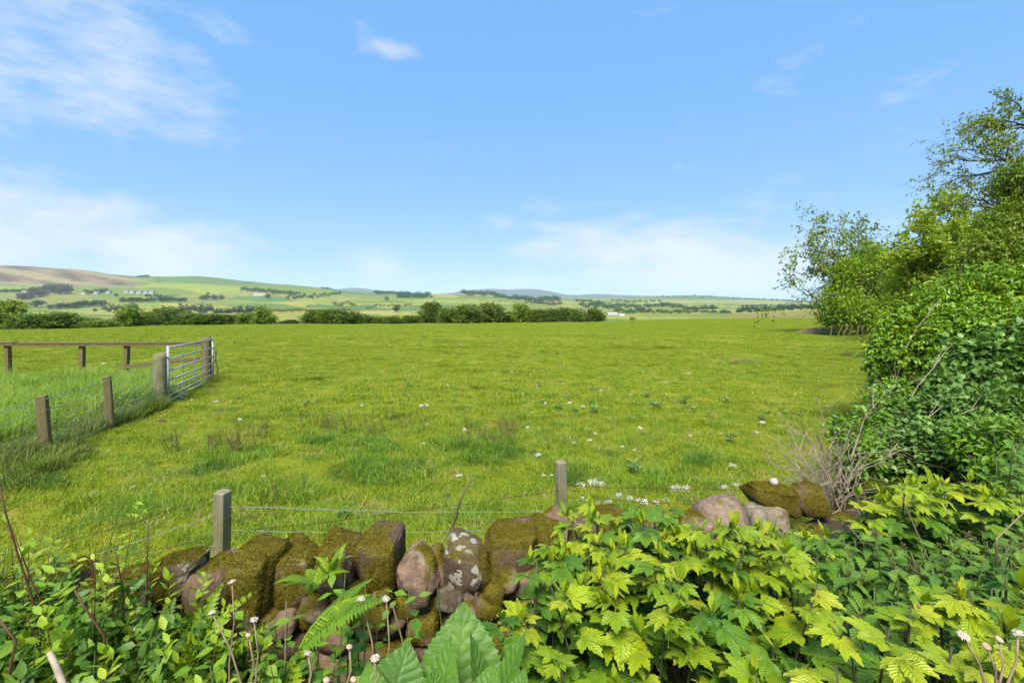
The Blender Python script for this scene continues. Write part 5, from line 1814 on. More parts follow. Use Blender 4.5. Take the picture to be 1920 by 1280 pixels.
# bare brown stems of last year
for pts, r_, lab in ((((75, 1165, 1.7), (40, 1060, 1.68), (10, 960, 1.65), (-4, 895, 1.65)), .0038, 'tall bare reddish stem at the left frame edge'), (((92, 1160, 1.72), (60, 1090, 1.7), (22, 990, 1.68)), .0028, 'second bare stem crossing the tall one'),
                    (((275, 1120, 1.8), (276, 1050, 1.8), (278, 980, 1.8)), .0038, 'upright cut stem standing before the wire fence'), (((178, 1110, 1.85), (172, 1060, 1.84), (170, 1038, 1.84)), .003, 'short dark stem left of the upright cut stem'),
                    (((232, 1120, 1.85), (222, 1060, 1.84), (215, 1028, 1.84)), .003, 'short cut stem beside the upright one'), (((195, 1190, 1.5), (160, 1140, 1.5), (140, 1105, 1.5)), .0035, 'thin arching brown stem over the ferns'),
                    (((8, 1300, 1.3), (30, 1200, 1.3), (-10, 1150, 1.3)), .004, 'brown stem bending at the corner of the bush')):
    mb = MB()
    q = [P(*p) for p in pts]
    g0 = q[0].copy(); g0.z = 0
    mb.tube([g0] + q, [r_] + [r_ * (1 - .5 * i / len(q)) for i in range(len(q))], 6)
    tag(mb.build('withered_cane', M['redstem'], smooth=True), lab, 'cane', 'bare stems in the left corner')
mb = MB()
A, E = P(125, 1300, 1.12), P(92, 1222, 1.15)
g0 = A + (A - E) * 2.2
mb.tube([g0, A, A.lerp(E, .6) + Vector((.003, 0, 0)), E], [.009, .008, .0075, .006], 7)
mb.tube([A.lerp(E, .5), A.lerp(E, .5) + Vector((-.012, 0, -.02))], [.004, .002], 5)
tag(mb.build('broken_stick', M['twig'], smooth=True), 'pale broken stick in the lower left corner', 'stick')

# ferns
def frond_mesh(rng, mat, pairs=26, arch=.5, W=.30):
    mb = MB()
    pts = []
    for i in range(pairs + 3):
        s = i / (pairs + 2)
        pts.append(Vector((0.02 * math.sin(s * 4), s * (1 - .12 * arch * s), arch * (.75 * s - .85 * s * s))))
    mb.tube(pts, [.012 * (1 - .8 * i / len(pts)) for i in range(len(pts))], 4)
    for i in range(2, pairs + 2):
        s = i / (pairs + 2)
        ln = W * (math.sin(math.pi * min(1, (s * .93 + .10)) ** .75)) * .62 + .015
        for sd_ in (-1, 1):
            v, f, u = lobe(ln, .036, 5, .55, .1, .25, .3, -sd_ * rng.uniform(1.15, 1.35), tuple(pts[i]), rng, base=.6)
            mb.add(v, f, rng.random() * .25, u)
    return mb.mesh('frond', mat, True)


FROND = [frond_mesh(rl, M['fern'], 26, a, w_) for a, w_ in ((.5, .30), (.7, .27), (.35, .32), (.9, .25))]


def fern(base, rng, label, L=.45, n=7, phi0=0, spread=6.28, pitch=(.6, 1.15)):
    root = thing('fern', label, 'fern', base, 'ferns by the wall')
    for k in range(n):
        put_leaf(root, rng.choice(FROND), base + Vector((0, 0, .02)), phi0 + spread * (k + rng.uniform(-.3, .3)) / n, rng.uniform(*pitch), L * rng.uniform(.75, 1.15), rng.uniform(-.3, .3), 'frond')


for px, d, L, n, lab in ((205, 1.62, .58, 8, 'fern behind the yellow tipped bush at the left'), (262, 1.68, .60, 9, 'fern right below the first mossy cope stone'), (320, 1.72, .64, 9, 'upright dark fern against the wall face'),
                         (150, 1.38, .52, 7, 'bright fern in front of the left bushes'), (250, 1.32, .50, 7, 'fern at the lower edge left of the daisies'), (350, 1.40, .50, 7, 'fern beside the branching daisy stems'), (400, 1.55, .50, 7, 'fern under the second mossy cope stone'),
                         (450, 1.42, .50, 6, 'small fern at the foot of the wall behind the daisies')):
    fern(Vector(((px - 960) / FPX * d, d, .02)), rg, lab, L, n)
fern(P(590, 1105, 2.0), rg, 'small bright fern growing out of the wall face', .19, 7, 0, 6.28, (.0, .8))
fern(P(620, 1095, 2.0), rg, 'fern tuft beside the pale streaked cope stone', .17, 5, 0, 6.28, (.2, 1.2))
fern(P(560, 1230, 1.45), rg, 'yellow green fern with a long curled frond above the withered daisies', .30, 4, -1.5, 1.0, (.35, .7))

# broad serrated leaves at the lower edge
b0 = Vector(((850 - 960) / FPX * 1.45, 1.45, .02))
root = thing('broad_leaf_plant', 'rosette of broad serrated soft green leaves at the lower edge below the wall', 'plant', b0)


def broad_leaf(bx, by, tx, ty, d0, d1, wpx, me, roll=0):
    A, E = P(bx, by, d0), P(tx, ty, d1)
    v = E - A
    L = v.length
    y = v.normalized()
    z = (Vector((0, -1, .35)) - y * y.dot(Vector((0, -1, .35)))).normalized()
    x = y.cross(z)
    if roll:
        rm = Matrix.Rotation(roll, 3, y)
        x, z = rm @ x, rm @ z
    W = wpx / FPX * d0
    k = W / .70
    Mx = Matrix(((x.x * k, y.x * L, z.x * L * .6, A.x), (x.y * k, y.y * L, z.y * L * .6, A.y), (x.z * k, y.z * L, z.z * L * .6, A.z), (0, 0, 0, 1)))
    link('leaf', me, root, Mx)


for args in ((860, 1330, 870, 1128, 1.40, 1.52, 158, BROAD[0], .1), (730, 1330, 768, 1200, 1.30, 1.40, 112, BROAD[1], .2), (820, 1350, 846, 1192, 1.28, 1.36, 88, BROAD[2], -.5), (905, 1340, 890, 1182, 1.32, 1.42, 50, BROAD[3], 1.0),
             (930, 1330, 985, 1180, 1.38, 1.45, 60, BROAD[1], -.9), (800, 1340, 822, 1252, 1.2, 1.26, 70, BROAD[3], .5), (900, 1350, 925, 1240, 1.22, 1.27, 66, BROAD[0], -.3), (960, 1350, 985, 1250, 1.2, 1.25, 60, BROAD[2], -.4), (700, 1350, 690, 1240, 1.25, 1.3, 70, BROAD[0], .3), (845, 1360, 850, 1262, 1.1, 1.15, 70, BROAD[1], 0)):
    broad_leaf(*args)
mb = MB()
for q in ((860, 1320), (760, 1330), (930, 1330)):
    e = P(q[0], q[1], 1.36)
    mb.tube([b0, b0.lerp(e, .5) + Vector((0, 0, .05)), e + Vector((0, 0, .05))], [.010, .008, .006], 6)
mb.build('stalk', M['greenstem'], root)

# withered daisies
DAISY = []
for _ in range(3):
    mb = MB()
    mb.add([(v[0] * .42, v[1] * .42, v[2] * .24) for v in V0], [tuple(f) for f in F0])
    DISC = None
    DAISY.append(mb)
PET = []
for i in range(3):
    mb = MB()
    for k in range(34):
        a = k * 6.283 / 34 + rl.uniform(-.1, .1)
        tl = rl.uniform(-.2, .9)
        L = rl.uniform(.55, 1.0)
        p0 = Vector((math.cos(a) * .3, math.sin(a) * .3, .05))
        p1 = p0 + Vector((math.cos(a) * L * .5, math.sin(a) * L * .5, tl * .3))
        p2 = p0 + Vector((math.cos(a) * L * .8, math.sin(a) * L * .8, tl * .2 - .1))
        sd_ = Vector((-math.sin(a), math.cos(a), 0)) * .10
        mb.add([p0 - sd_ * .5, p0 + sd_ * .5, p1 + sd_, p1 - sd_, p2 + sd_ * .3, p2 - sd_ * .3], [(0, 1, 2, 3), (3, 2, 4, 5)], rl.random())
    PET.append(mb.mesh('petals', M['petal']))
mb = MB()
mb.add([(v[0] * .55, v[1] * .55, v[2] * .38 * (1 + .1 * math.sin(v[0] * 13 + v[1] * 11))) for v in ICO[3][0]], [tuple(f) for f in ICO[3][1]])
DISC = mb.mesh('seed_head', M['tan'], True)


def daisy(head, foot, label, white=True, s=.017, mid=None):
    root = thing('withered_daisy', label, 'flower', (foot.x, foot.y, 0), 'withered daisies in front of the wall')
    mb = MB()
    m1 = mid or foot.lerp(head, .5) + Vector((.012, 0, 0))
    mb.tube([Vector((foot.x, foot.y, 0)), foot, m1, head], [.0032, .003, .0026, .0022], 6)
    mb.build('stem', M['drystem'], root, smooth=True)
    Mx = Matrix.Translation(head) @ Matrix.Rotation(R.uniform(-.4, .4), 4, 'X') @ Matrix.Rotation(R.uniform(-.4, .4), 4, 'Y') @ Matrix.Rotation(R.uniform(0, 6), 4, 'Z') @ Matrix.Scale(s, 4)
    link('seed_head', DISC, root, Mx)
    if white:
        link('petals', R.choice(PET), root, Mx)


for hx, hy, d, fx, fy, wh, lab in ((435, 1090, 1.5, 430, 1240, 1, 'withered daisy standing highest before the tall mossy stone'), (397, 1148, 1.42, 455, 1290, 1, 'withered daisy with crooked stem left of the others'), (476, 1161, 1.45, 478, 1290, 1, 'withered daisy under the dark gap in the wall'),
                                   (466, 1190, 1.4, 470, 1290, 0, 'spent daisy head just below the dark gap'), (678, 1122, 1.5, 705, 1290, 1, 'small withered daisy on a slanting stem before the brown cope stone'), (724, 1122, 1.45, 722, 1290, 1, 'withered daisy on the straight stem left of the pink stone'),
                                   (577, 1224, 1.3, 575, 1300, 1, 'white withered daisy next to the long curled fern frond'), (655, 1212, 1.25, 645, 1300, 0, 'tan seed head above the lower edge'), (703, 1233, 1.25, 690, 1300, 1, 'withered daisy close to the broad serrated leaves'),
                                   (612, 1274, 1.15, 610, 1320, 0, 'left of two tan seed heads cut by the lower edge'), (663, 1273, 1.15, 662, 1320, 0, 'right of two tan seed heads cut by the lower edge'),
                                   (1806, 1191, 1.12, 1850, 1300, 1, 'white withered daisy over the golden leaves in the right corner'), (1873, 1198, 1.08, 1870, 1300, 0, 'flat pale seed head over the golden leaves'), (1850, 1211, 1.1, 1866, 1300, 0, 'smaller pale seed head beside the flat one'),
                                   (1909, 1186, 1.08, 1885, 1290, 1, 'withered daisy nearest the right frame edge')):
    daisy(P(hx, hy, d), P(fx, fy, d - .02), lab, bool(wh), .0135 if wh else .016)
for px0, py0, px1, py1, d, lab in ((537, 1128, 535, 1230, 1.7, 'straight pale dead stalk before the wall'), (735, 1130, 757, 1210, 1.75, 'pale dead stalk leaning before the dark wall face'), (1590, 985, 1620, 1020, 2.4, 'broken grey stalk above the nettles'),
                                   (1690, 930, 1750, 1070, 2.4, 'grey dead stalk slanting through the golden leaves'), (1868, 1010, 1920, 960, 2.2, 'slanting dry stalk above the nettles at the frame edge'), (820, 1100, 828, 1175, 1.95, 'green grass stalk before the lichen spotted stone')):
    mb = MB()
    A, E = P(px0, py0, d), P(px1, py1, d)
    lo = A if A.z < E.z else E
    mb.tube([Vector((lo.x, lo.y, 0)), lo, (E if lo is A else A)], [.0045, .004, .003], 6)
    tag(mb.build('dead_stalk', M['greenstem'] if 'green' in lab else M['drystem']), lab, 'stalk')

# low leaves covering the soil
rng = np.random.default_rng(91)
n = 21000
y = rng.uniform(.75, 3.2, n)
px = rng.uniform(-500, 2600, n)
x = (px - 960) / FPX * y
ok = y < np.interp(px, WPX, WDD) - .22
ok &= ~((px > 330) & (px < 960) & (y > 1.92))
x, y = x[ok], y[ok]
p = np.stack([x, y, rng.uniform(.02, .22, len(x)) ** 1.0], -1)
m2 = 9000
py2 = rng.uniform(1.2, 1.9, m2)
pp2 = rng.uniform(-160, 520, m2)
zt2 = np.interp(pp2, [-160, 150, 330, 420, 520], [.62, .56, .46, .36, .30]) * (1 + .25 * np.sin(pp2 * .045 + py2 * 5))
p = np.concatenate([p, np.stack([(pp2 - 960) / FPX * py2, py2, rng.random(m2) ** .7 * zt2], -1)])
V, F, r_ = leaves(p, np.tile([0, 0, .5], (len(p), 1)), rng.uniform(.025, .06, len(p)), .5, .0, .9, .6, fine=True, rng=rng)
tag(link('ground_cover', mesh_np('ground_cover', V, F, M['cover'], r_)), 'low dark green ground cover under the foreground plants', 'ground cover', kind='stuff')


# ------------------------------------------------------------------ grass
def blades(n, rng, size, h, w_, lean=.5, seg=2, clump=None):
    """n grass blades rooted in a square of side size"""
    if clump:
        c = rng.uniform(-size / 2, size / 2, (clump, 2))
        k = rng.integers(0, clump, n)
        xy = c[k] + rng.normal(0, size / math.sqrt(clump) * .52, (n, 2))
        ck = rng.uniform(.45, 1.35, clump)[k]
    else:
        xy = rng.uniform(-size / 2, size / 2, (n, 2))
        ck = np.ones(n)
    a = rng.uniform(0, 6.283, n)
    H = (rng.uniform(h[0], h[1], n) * ck)[:, None]
    dirv = np.stack([np.cos(a), np.sin(a), np.zeros(n)], -1)
    b_ = rng.uniform(0, 6.283, n)
    sd_ = np.stack([np.cos(b_), np.sin(b_), np.zeros(n)], -1) * (w_ * rng.uniform(.6, 1.3, n))[:, None]
    ln = rng.uniform(.05, lean, n)[:, None]
    p0 = np.concatenate([xy, np.full((n, 1), -.01)], 1)
    p1 = p0 + np.array([0, 0, 1]) * H * .6 + dirv * H * ln * .35
    p2 = p0 + np.array([0, 0, 1]) * H * (1 - .3 * ln) + dirv * H * ln
    V = np.stack([p0 - sd_, p0 + sd_, p1 - sd_ * .8, p1 + sd_ * .8, p2], 1).reshape(-1, 3)
    q = np.arange(n)[:, None] * 5
    F = np.concatenate([q + np.array([0, 1, 3]), q + np.array([0, 3, 2]), q + np.array([2, 3, 4])], 0)
    return V, F, np.repeat(rng.random(n), 5)


def scatter(name, label, meshes, pts, rot, scl, idx, cat_=None):
    """one object whose points carry instances of the given meshes"""
    col = bpy.data.collections.new(name + '_source')
    for i, me in enumerate(meshes):
        o = bpy.data.objects.new('%s_source_%02d' % (name, i), me)
        col.objects.link(o)
    me = bpy.data.meshes.new(name)
    me.vertices.add(len(pts))
    me.vertices.foreach_set('co', np.asarray(pts, np.float32).ravel())
    a = me.attributes.new('rot', 'FLOAT_VECTOR', 'POINT'); a.data.foreach_set('vector', np.asarray(rot, np.float32).ravel())
    a = me.attributes.new('scl', 'FLOAT_VECTOR', 'POINT'); a.data.foreach_set('vector', np.asarray(scl, np.float32).ravel())
    a = me.attributes.new('idx', 'INT', 'POINT'); a.data.foreach_set('value', np.asarray(idx, np.int32))
    me.materials.append(meshes[0].materials[0])
    o = link(name, me)
    ng = bpy.data.node_groups.new(name, 'GeometryNodeTree')
    ng.interface.new_socket('Geometry', in_out='INPUT', socket_type='NodeSocketGeometry')
    ng.interface.new_socket('Geometry', in_out='OUTPUT', socket_type='NodeSocketGeometry')
    gi, go = ng.nodes.new('NodeGroupInput'), ng.nodes.new('NodeGroupOutput')
    ci = ng.nodes.new('GeometryNodeCollectionInfo')
    ci.inputs[0].default_value = col
    ci.inputs['Separate Children'].default_value = True
    ci.inputs['Reset Children'].default_value = True
    ip = ng.nodes.new('GeometryNodeInstanceOnPoints')
    ip.inputs['Pick Instance'].default_value = True

    def attr(nm, ty):
        q = ng.nodes.new('GeometryNodeInputNamedAttribute')
        q.data_type = ty
        q.inputs[0].default_value = nm
        return q.outputs[0]
    e2 = ng.nodes.new('FunctionNodeEulerToRotation')
    ng.links.new(attr('rot', 'FLOAT_VECTOR'), e2.inputs[0])
    ng.links.new(gi.outputs[0], ip.inputs['Points'])
    ng.links.new(ci.outputs[0], ip.inputs['Instance'])
    ng.links.new(attr('idx', 'INT'), ip.inputs['Instance Index'])
    ng.links.new(e2.outputs[0], ip.inputs['Rotation'])
    ng.links.new(attr('scl', 'FLOAT_VECTOR'), ip.inputs['Scale'])
    ng.links.new(ip.outputs[0], go.inputs[0])
    md = o.modifiers.new('scatter', 'NODES')
    md.node_group = ng
    return tag(o, label, cat_, kind='stuff')


rng = np.random.default_rng(17)


def patches(k, n, size, h, w_, mat, lean=.9, clump=60):
    out = []
    for i in range(k):
        V, F, r_ = blades(n, rng, size, h, w_, lean, clump=clump)
        out.append(mesh_np('grass_patch', V, F, mat, r_))
    return out


def grid_points(d0, d1, step, jit=.3, pxr=(-160, 2080)):
    P_ = []
    y = d0
    while y < d1:
        x0, x1 = (pxr[0] - 960) / FPX * y - step, (pxr[1] - 960) / FPX * y + step
        xs = np.arange(x0, x1, step)
        yy = np.full(len(xs), y)
        P_.append(np.stack([xs + rng.uniform(-jit, jit, len(xs)) * step, yy + rng.uniform(-jit, jit, len(xs)) * step], -1))
        y += step
    return np.concatenate(P_)


def behind_wall(xy):
    px = xy[:, 0] / xy[:, 1] * FPX + 960
    return xy[:, 1] > np.interp(px, WPX, WDD) + .28


def lay(name, label, meshes, xy, zs, cat_='grass', maxtilt=True, sxy=1.0):
    z = ground(xy[:, 0], xy[:, 1])
    e = .3
    gx = (ground(xy[:, 0] + e, xy[:, 1]) - z) / e
    gy = (ground(xy[:, 0], xy[:, 1] + e) - z) / e
    n = len(xy)
    yaw = rng.integers(0, 4, n) * (math.pi / 2) + rng.uniform(-.3, .3, n)
    rot = np.stack([gy * .7, -gx * .7, np.zeros(n)], -1)
    rot = []
    for k in range(n):
        nv = Vector((-gx[k], -gy[k], 1)).normalized()
        q = Vector((0, 0, 1)).rotation_difference(nv).to_matrix() @ Matrix.Rotation(yaw[k], 3, 'Z')
        rot.append(tuple(q.to_euler('XYZ')))
    rot = np.array(rot)
    sx = np.full(n, 1.0) * sxy
    return scatter(name, label, meshes, np.stack([xy[:, 0], xy[:, 1], z - .004], -1), rot, np.stack([sx, sx, zs], -1), rng.integers(0, len(meshes), n), cat_)


def wn(xy, s, o=0.0):
    return np.array([noise.noise(Vector((a * s + o, b * s - o, o))) for a, b in xy])


xy = grid_points(2.2, 9.5, .42)
xy = xy[behind_wall(xy)]
lay('pasture_grass', 'short grazed pasture grass just behind the wall', patches(8, 1500, .56, (.022, .075), .0026, M['grass'], 1.5, 22), xy, 1.0 + .55 * wn(xy, .9) + .35 * wn(xy, 2.3, 5))
xy = grid_points(9.3, 28, 1.05)
lay('pasture_grass', 'grazed pasture grass in the middle of the field', patches(6, 3400, 1.35, (.025, .075), .0048, M['grass'], 1.4, 50), xy, 1.0 + .5 * wn(xy, .5))
xy = grid_points(27, 75, 3.0)
lay('pasture_grass', 'grazed pasture grass on the far side of the field', patches(5, 4500, 3.8, (.03, .09), .013, M['grass'], 1.3, 110), xy, 1.0 + .5 * wn(xy, .2))
xy = grid_points(73, 140, 6.0)
lay('pasture_grass', 'grazed pasture grass below the far hedgerow', patches(4, 5200, 7.6, (.04, .11), .028, M['grass'], 1.3, 120), xy, 1.0 + .4 * wn(xy, .1))


# taller tufts and weeds: (px, row, radius px)
TUFT = [mesh_np('tuft', *blades(80, rng, .26, (.07, .20), .0028, 1.3)[:2], M['tallgrass'], np.repeat(rng.random(80), 5)) for _ in range(5)]
zones = [(690, 835, 52, 22, 60), (900, 845, 66, 24, 80), (720, 885, 72, 22, 75), (620, 825, 50, 14, 25), (450, 855, 70, 18, 45), (1080, 880, 40, 12, 14), (1320, 865, 36, 12, 22), (1110, 960, 80, 10, 16), (1390, 680, 36, 4, 24),
         (600, 990, 120, 16, 22), (880, 960, 120, 20, 20), (250, 960, 130, 25, 34), (520, 930, 80, 25, 26), (960, 830, 120, 40, 24), (1250, 900, 130, 25, 30), (1170, 800, 200, 40, 40), (560, 760, 160, 40, 24), (1000, 720, 300, 30, 30), (735, 640, 6, 1, 4)]
pts = []
for px, py, rx, ry, n in zones:
    for _ in range(n):
        a, b0 = R.gauss(0, .55), R.gauss(0, .55)
        qx, qy = px + a * rx, py + b0 * ry
        d = near_d(qx, qy)
        pts.append(((qx - 960) / FPX * d, d))
xy = np.array(pts)
ex = np.stack([rng.uniform(-1.2, .95, 900), np.exp(rng.uniform(math.log(3.2), math.log(55), 900))], -1)
ex[:, 0] *= ex[:, 1]
xy = np.concatenate([xy, ex])
xy = xy[behind_wall(xy)]
DT = [mesh_np('dark_tuft', *blades(90, rng, .24, (.06, .20), .0026, 1.3)[:2], M['darkgrass'], np.repeat(rng.random(90), 5)) for _ in range(4)]
dp = []
for px, py, rx, ry, n in ((690, 835, 45, 14, 26), (905, 845, 52, 15, 60), (725, 885, 60, 15, 40), (615, 830, 30, 8, 8), (1070, 900, 30, 8, 6), (1310, 868, 22, 7, 10), (395, 880, 40, 10, 10), (60, 900, 60, 20, 20)):
    for _ in range(n):
        qx, qy = px + R.gauss(0, .6) * rx, py + R.gauss(0, .6) * ry
        d = near_d(qx, qy)
        dp.append(((qx - 960) / FPX * d, d))
for _ in range(190):
    d = math.exp(R.uniform(math.log(3.6), math.log(16)))
    dp.append((R.uniform(-1.0, .8) * d, d))
dp = np.array(dp)
dp = dp[behind_wall(dp)]
lay('dark_tussocks', 'dark low grass tussocks left of the middle of the near pasture', DT, dp, np.where(np.arange(len(dp)) < 175, rng.uniform(.5, 1.05, len(dp)), rng.uniform(.2, .5, len(dp))))
lay('tall_grass_tufts', 'darker longer grass tufts scattered over the near pasture', TUFT, xy, rng.uniform(.45, 1.15, len(xy)) * np.where(np.arange(len(xy)) > len(xy) - 880, .5, 1.0) * np.where(xy[:, 1] > 9, .85, 1.0))

STRAW = [mesh_np('straw_tuft', *blades(26, rng, .16, (.05, .14), .0022, 1.6)[:2], M['straw'], np.repeat(rng.random(26), 5)) for _ in range(4)]
ex = np.stack([rng.uniform(-1.2, .95, 1000), np.exp(rng.uniform(math.log(3.0), math.log(30), 1000))], -1)
ex[:, 0] *= ex[:, 1]
ex = ex[behind_wall(ex)]
lay('straw_tufts', 'dry straw coloured grass wisps in the pasture', STRAW, ex, rng.uniform(.5, 1.1, len(ex)))

# rank growth inside the enclosure and along its fence
def between(n, quad):
    u, v = rng.random((n, 1)), rng.random((n, 1))
    q = [np.array(((px - 960) / FPX * d, d)) for px, d in quad]
    return (q[0] * (1 - u) + q[1] * u) * (1 - v) + (q[3] * (1 - u) + q[2] * u) * v


RANK = [mesh_np('rank_tuft', *blades(70, rng, .28, (.28, .66), .0045, .9)[:2], M['rank'], np.repeat(rng.random(70), 5)) for _ in range(5)]
xy = between(1350, [(-200, 5.3), (292, 9.9), (372, 13.2), (-330, 13.2)])
lay('enclosure_grass', 'tall lush grass filling the fenced enclosure', RANK, xy, np.clip(.78 + .5 * wn(xy, .7) + rng.uniform(-.15, .2, len(xy)), .3, 1.2))
WEED = [mesh_np('weed_tuft', *blades(80, rng, .22, (.16, .46), .0042, .8)[:2], M['weed'], np.repeat(rng.random(80), 5)) for _ in range(4)]
xy = np.concatenate([between(240, [(-160, 4.7), (300, 9.3), (318, 9.7), (-190, 5.5)]), between(70, [(-150, 4.2), (150, 6.0), (170, 6.9), (-190, 5.2)])])
lay('fence_weeds', 'grey green weeds growing through the wire netting', WEED, xy, rng.uniform(.4, .9, len(xy)), 'weeds')


def leafy_tuft(nl, h, r, size, mat):
    p = np.stack([rng.normal(0, r, nl), rng.normal(0, r, nl), rng.uniform(.05, h, nl)], -1)
    V, F, q = leaves(p, unit(p * np.array([1, 1, .3]) + 1e-6), size * rng.uniform(.6, 1.2, nl), .5, .1, .5, .7, rng=rng)
    return mesh_np('leafy_tuft', V, F, mat, q)


LT = [leafy_tuft(170, .42, .13, .05, M['nettle']) for _ in range(3)]
xy = between(45, [(-150, 5.4), (285, 9.4), (250, 10.2), (-160, 7.2)])
lay('enclosure_nettles', 'bluish green nettle bed behind the wire netting', LT, xy, rng.uniform(.6, 1.15, len(xy)), 'nettles')

# brown seed stalks standing in the rough patches
SS = []
for _ in range(4):
    mb = MB()
    for k in range(5):
        x0, y0 = rl.gauss(0, .05), rl.gauss(0, .05)
        h = rl.uniform(.22, .42)
        lx, ly = rl.gauss(0, .05), rl.gauss(0, .05)
        mb.tube([(x0, y0, 0), (x0 + lx * .5, y0 + ly * .5, h * .6), (x0 + lx, y0 + ly, h)], [.0022, .0018, .0012], 4, rl.random())
        for j in range(14):
            u = rl.uniform(.5, 1)
            q = Vector((x0 + lx * u, y0 + ly * u, h * u))
            mb.tube([q, q + Vector((rl.gauss(0, .012), rl.gauss(0, .012), .014))], [.003, .0015], 3, rl.random())
    SS.append(mb.mesh('seed_stalks', M['seed']))
pts = []
for px, py, rx, ry, n in ((690, 822, 50, 16, 9), (910, 830, 70, 18, 16), (430, 850, 60, 20, 16), (320, 845, 20, 10, 4), (610, 810, 60, 16, 10), (760, 800, 30, 10, 6), (950, 815, 30, 10, 6), (200, 690, 90, 8, 16), (480, 820, 40, 12, 6), (520, 960, 40, 15, 2)):
    for _ in range(n):
        qx, qy = px + R.gauss(0, .5) * rx, py + R.gauss(0, .5) * ry
        d = near_d(qx, qy) if not 680 < py < 700 else R.uniform(10, 13)
        pts.append(((qx - 960) / FPX * d, d))
xy = np.array(pts)
lay('dock_stalks', 'thin brownish seed stalks over the rough grass', SS, xy, rng.uniform(.6, 1.1, len(xy)), 'stalks')

# thistles
TH = []
for _ in range(4):
    p, d = [], []
    for k in range(34):
        a = rl.uniform(0, 6.28)
        z = rl.uniform(.02, .16)
        p.append((math.cos(a) * .02, math.sin(a) * .02, z)); d.append((math.cos(a), math.sin(a), rl.uniform(.1, .9)))
    V, F, q = leaves(np.array(p), unit(np.array(d)), rng.uniform(.07, .13, 34), .28, .0, .15, .6, fine=True, rng=rng)
    TH.append(mesh_np('leaves', V, F, M['thistle'], q))
mb = MB()
mb.tube([(0, 0, -.02), (0, 0, .16)], [.005, .003], 5)
THS = mb.mesh('stem', M['greenstem'])
for px, py in ((965, 735), (1010, 728), (1062, 752), (1078, 775), (1115, 776), (1048, 770), (1215, 745), (1222, 765), (1235, 768), (1283, 757), (1300, 775), (1330, 782), (1360, 757), (1440, 778), (1472, 780), (1430, 790), (680, 748), (760, 745), (765, 728),
               (575, 762), (445, 752), (1190, 890), (640, 975), (1500, 785), (1110, 735), (1158, 732), (735, 639), (1045, 665), (850, 755), (1370, 830)):
    dd = near_d(px, py)
    g = G(px, dd)
    root = thing('thistle', 'small bluish green thistle clump growing in the short pasture', 'thistle', g, 'thistles dotted over the pasture')
    root.scale = (R.uniform(.55, .95),) * 3
    root.rotation_euler = (0, 0, R.uniform(0, 6))
    link('leaves', R.choice(TH), root, local=True)
    link('stem', THS, root, local=True)

# molehills
mb = MB()
V, F = [], []
for i in range(11):
    for j in range(11):
        u, v = i / 5 - 1, j / 5 - 1
        q = max(0, 1 - (u * u + v * v))
        V.append((u, v, q * (.45 + .25 * noise.noise(Vector((u * 2.5, v * 2.5, 3)))) + .06 * noise.noise(Vector((u * 7, v * 7, 1))) * q - .03))
F = [(i * 11 + j, (i + 1) * 11 + j, (i + 1) * 11 + j + 1, i * 11 + j + 1) for i in range(10) for j in range(10)]
mb.add(V, F)
MH = mb.mesh('molehill', M['mole'], True)
for px, py, r_, lab in ((394, 726, .20, 'dark molehill beyond the lower corner of the gate'), (302, 791, .17, 'molehill at the weeds below the gate post'), (1405, 713, .12, 'tiny molehill far out in the pasture'), (1103, 812, .16, 'molehill among the thistles in mid field'), (933, 777, .14, 'molehill before the thistle patch'),
                        (1040, 800, .13, 'molehill between two thistles'), (1000, 850, .14, 'molehill right of the tall weed clump'), (838, 931, .10, 'molehill near the leaning stick'), (1490, 777, .12, 'molehill near the dead twigs')):
    d = near_d(px, py)
    o = link('molehill', MH, None, Matrix.Translation(G(px, d)) @ Matrix.Rotation(R.uniform(0, 6), 4, 'Z') @ Matrix.Diagonal((r_ * .7, r_ * .5, r_ * .5, 1)))
    tag(o, lab, 'molehill', 'molehills in the pasture')

# wool: scraps on the grass and tufts caught on the wire
def wool_mesh(rng_, n, sx, sy, sz, L, w_, down=0.0):
    V, F, r_ = [], [], []
    for k in range(n):
        p = Vector((rng_.gauss(0, sx), rng_.gauss(0, sy), abs(rng_.gauss(0, sz)) if not down else rng_.gauss(0, sz)))
        q = p
        d = Vector((rng_.gauss(0, 1), rng_.gauss(0, 1), rng_.gauss(0, .5) - down * 2)).normalized()
        sd_ = Vector((rng_.gauss(0, 1), rng_.gauss(0, 1), rng_.gauss(0, 1))).normalized() * w_
        o = len(V)
        for i in range(4):
            s = i / 3
            V += [tuple(q - sd_ * (1 - .7 * s)), tuple(q + sd_ * (1 - .7 * s))]
            d = (d + Vector((rng_.gauss(0, .35), rng_.gauss(0, .35), rng_.gauss(0, .3) - down * .4))).normalized()
            q = q + d * L / 3
        r_ += [rng_.random()] * 8
        F += [(o + i * 2, o + i * 2 + 1, o + i * 2 + 3, o + i * 2 + 2) for i in range(3)]
    return mesh_np('wool', np.array(V), np.array(F), M['wool'], r_)


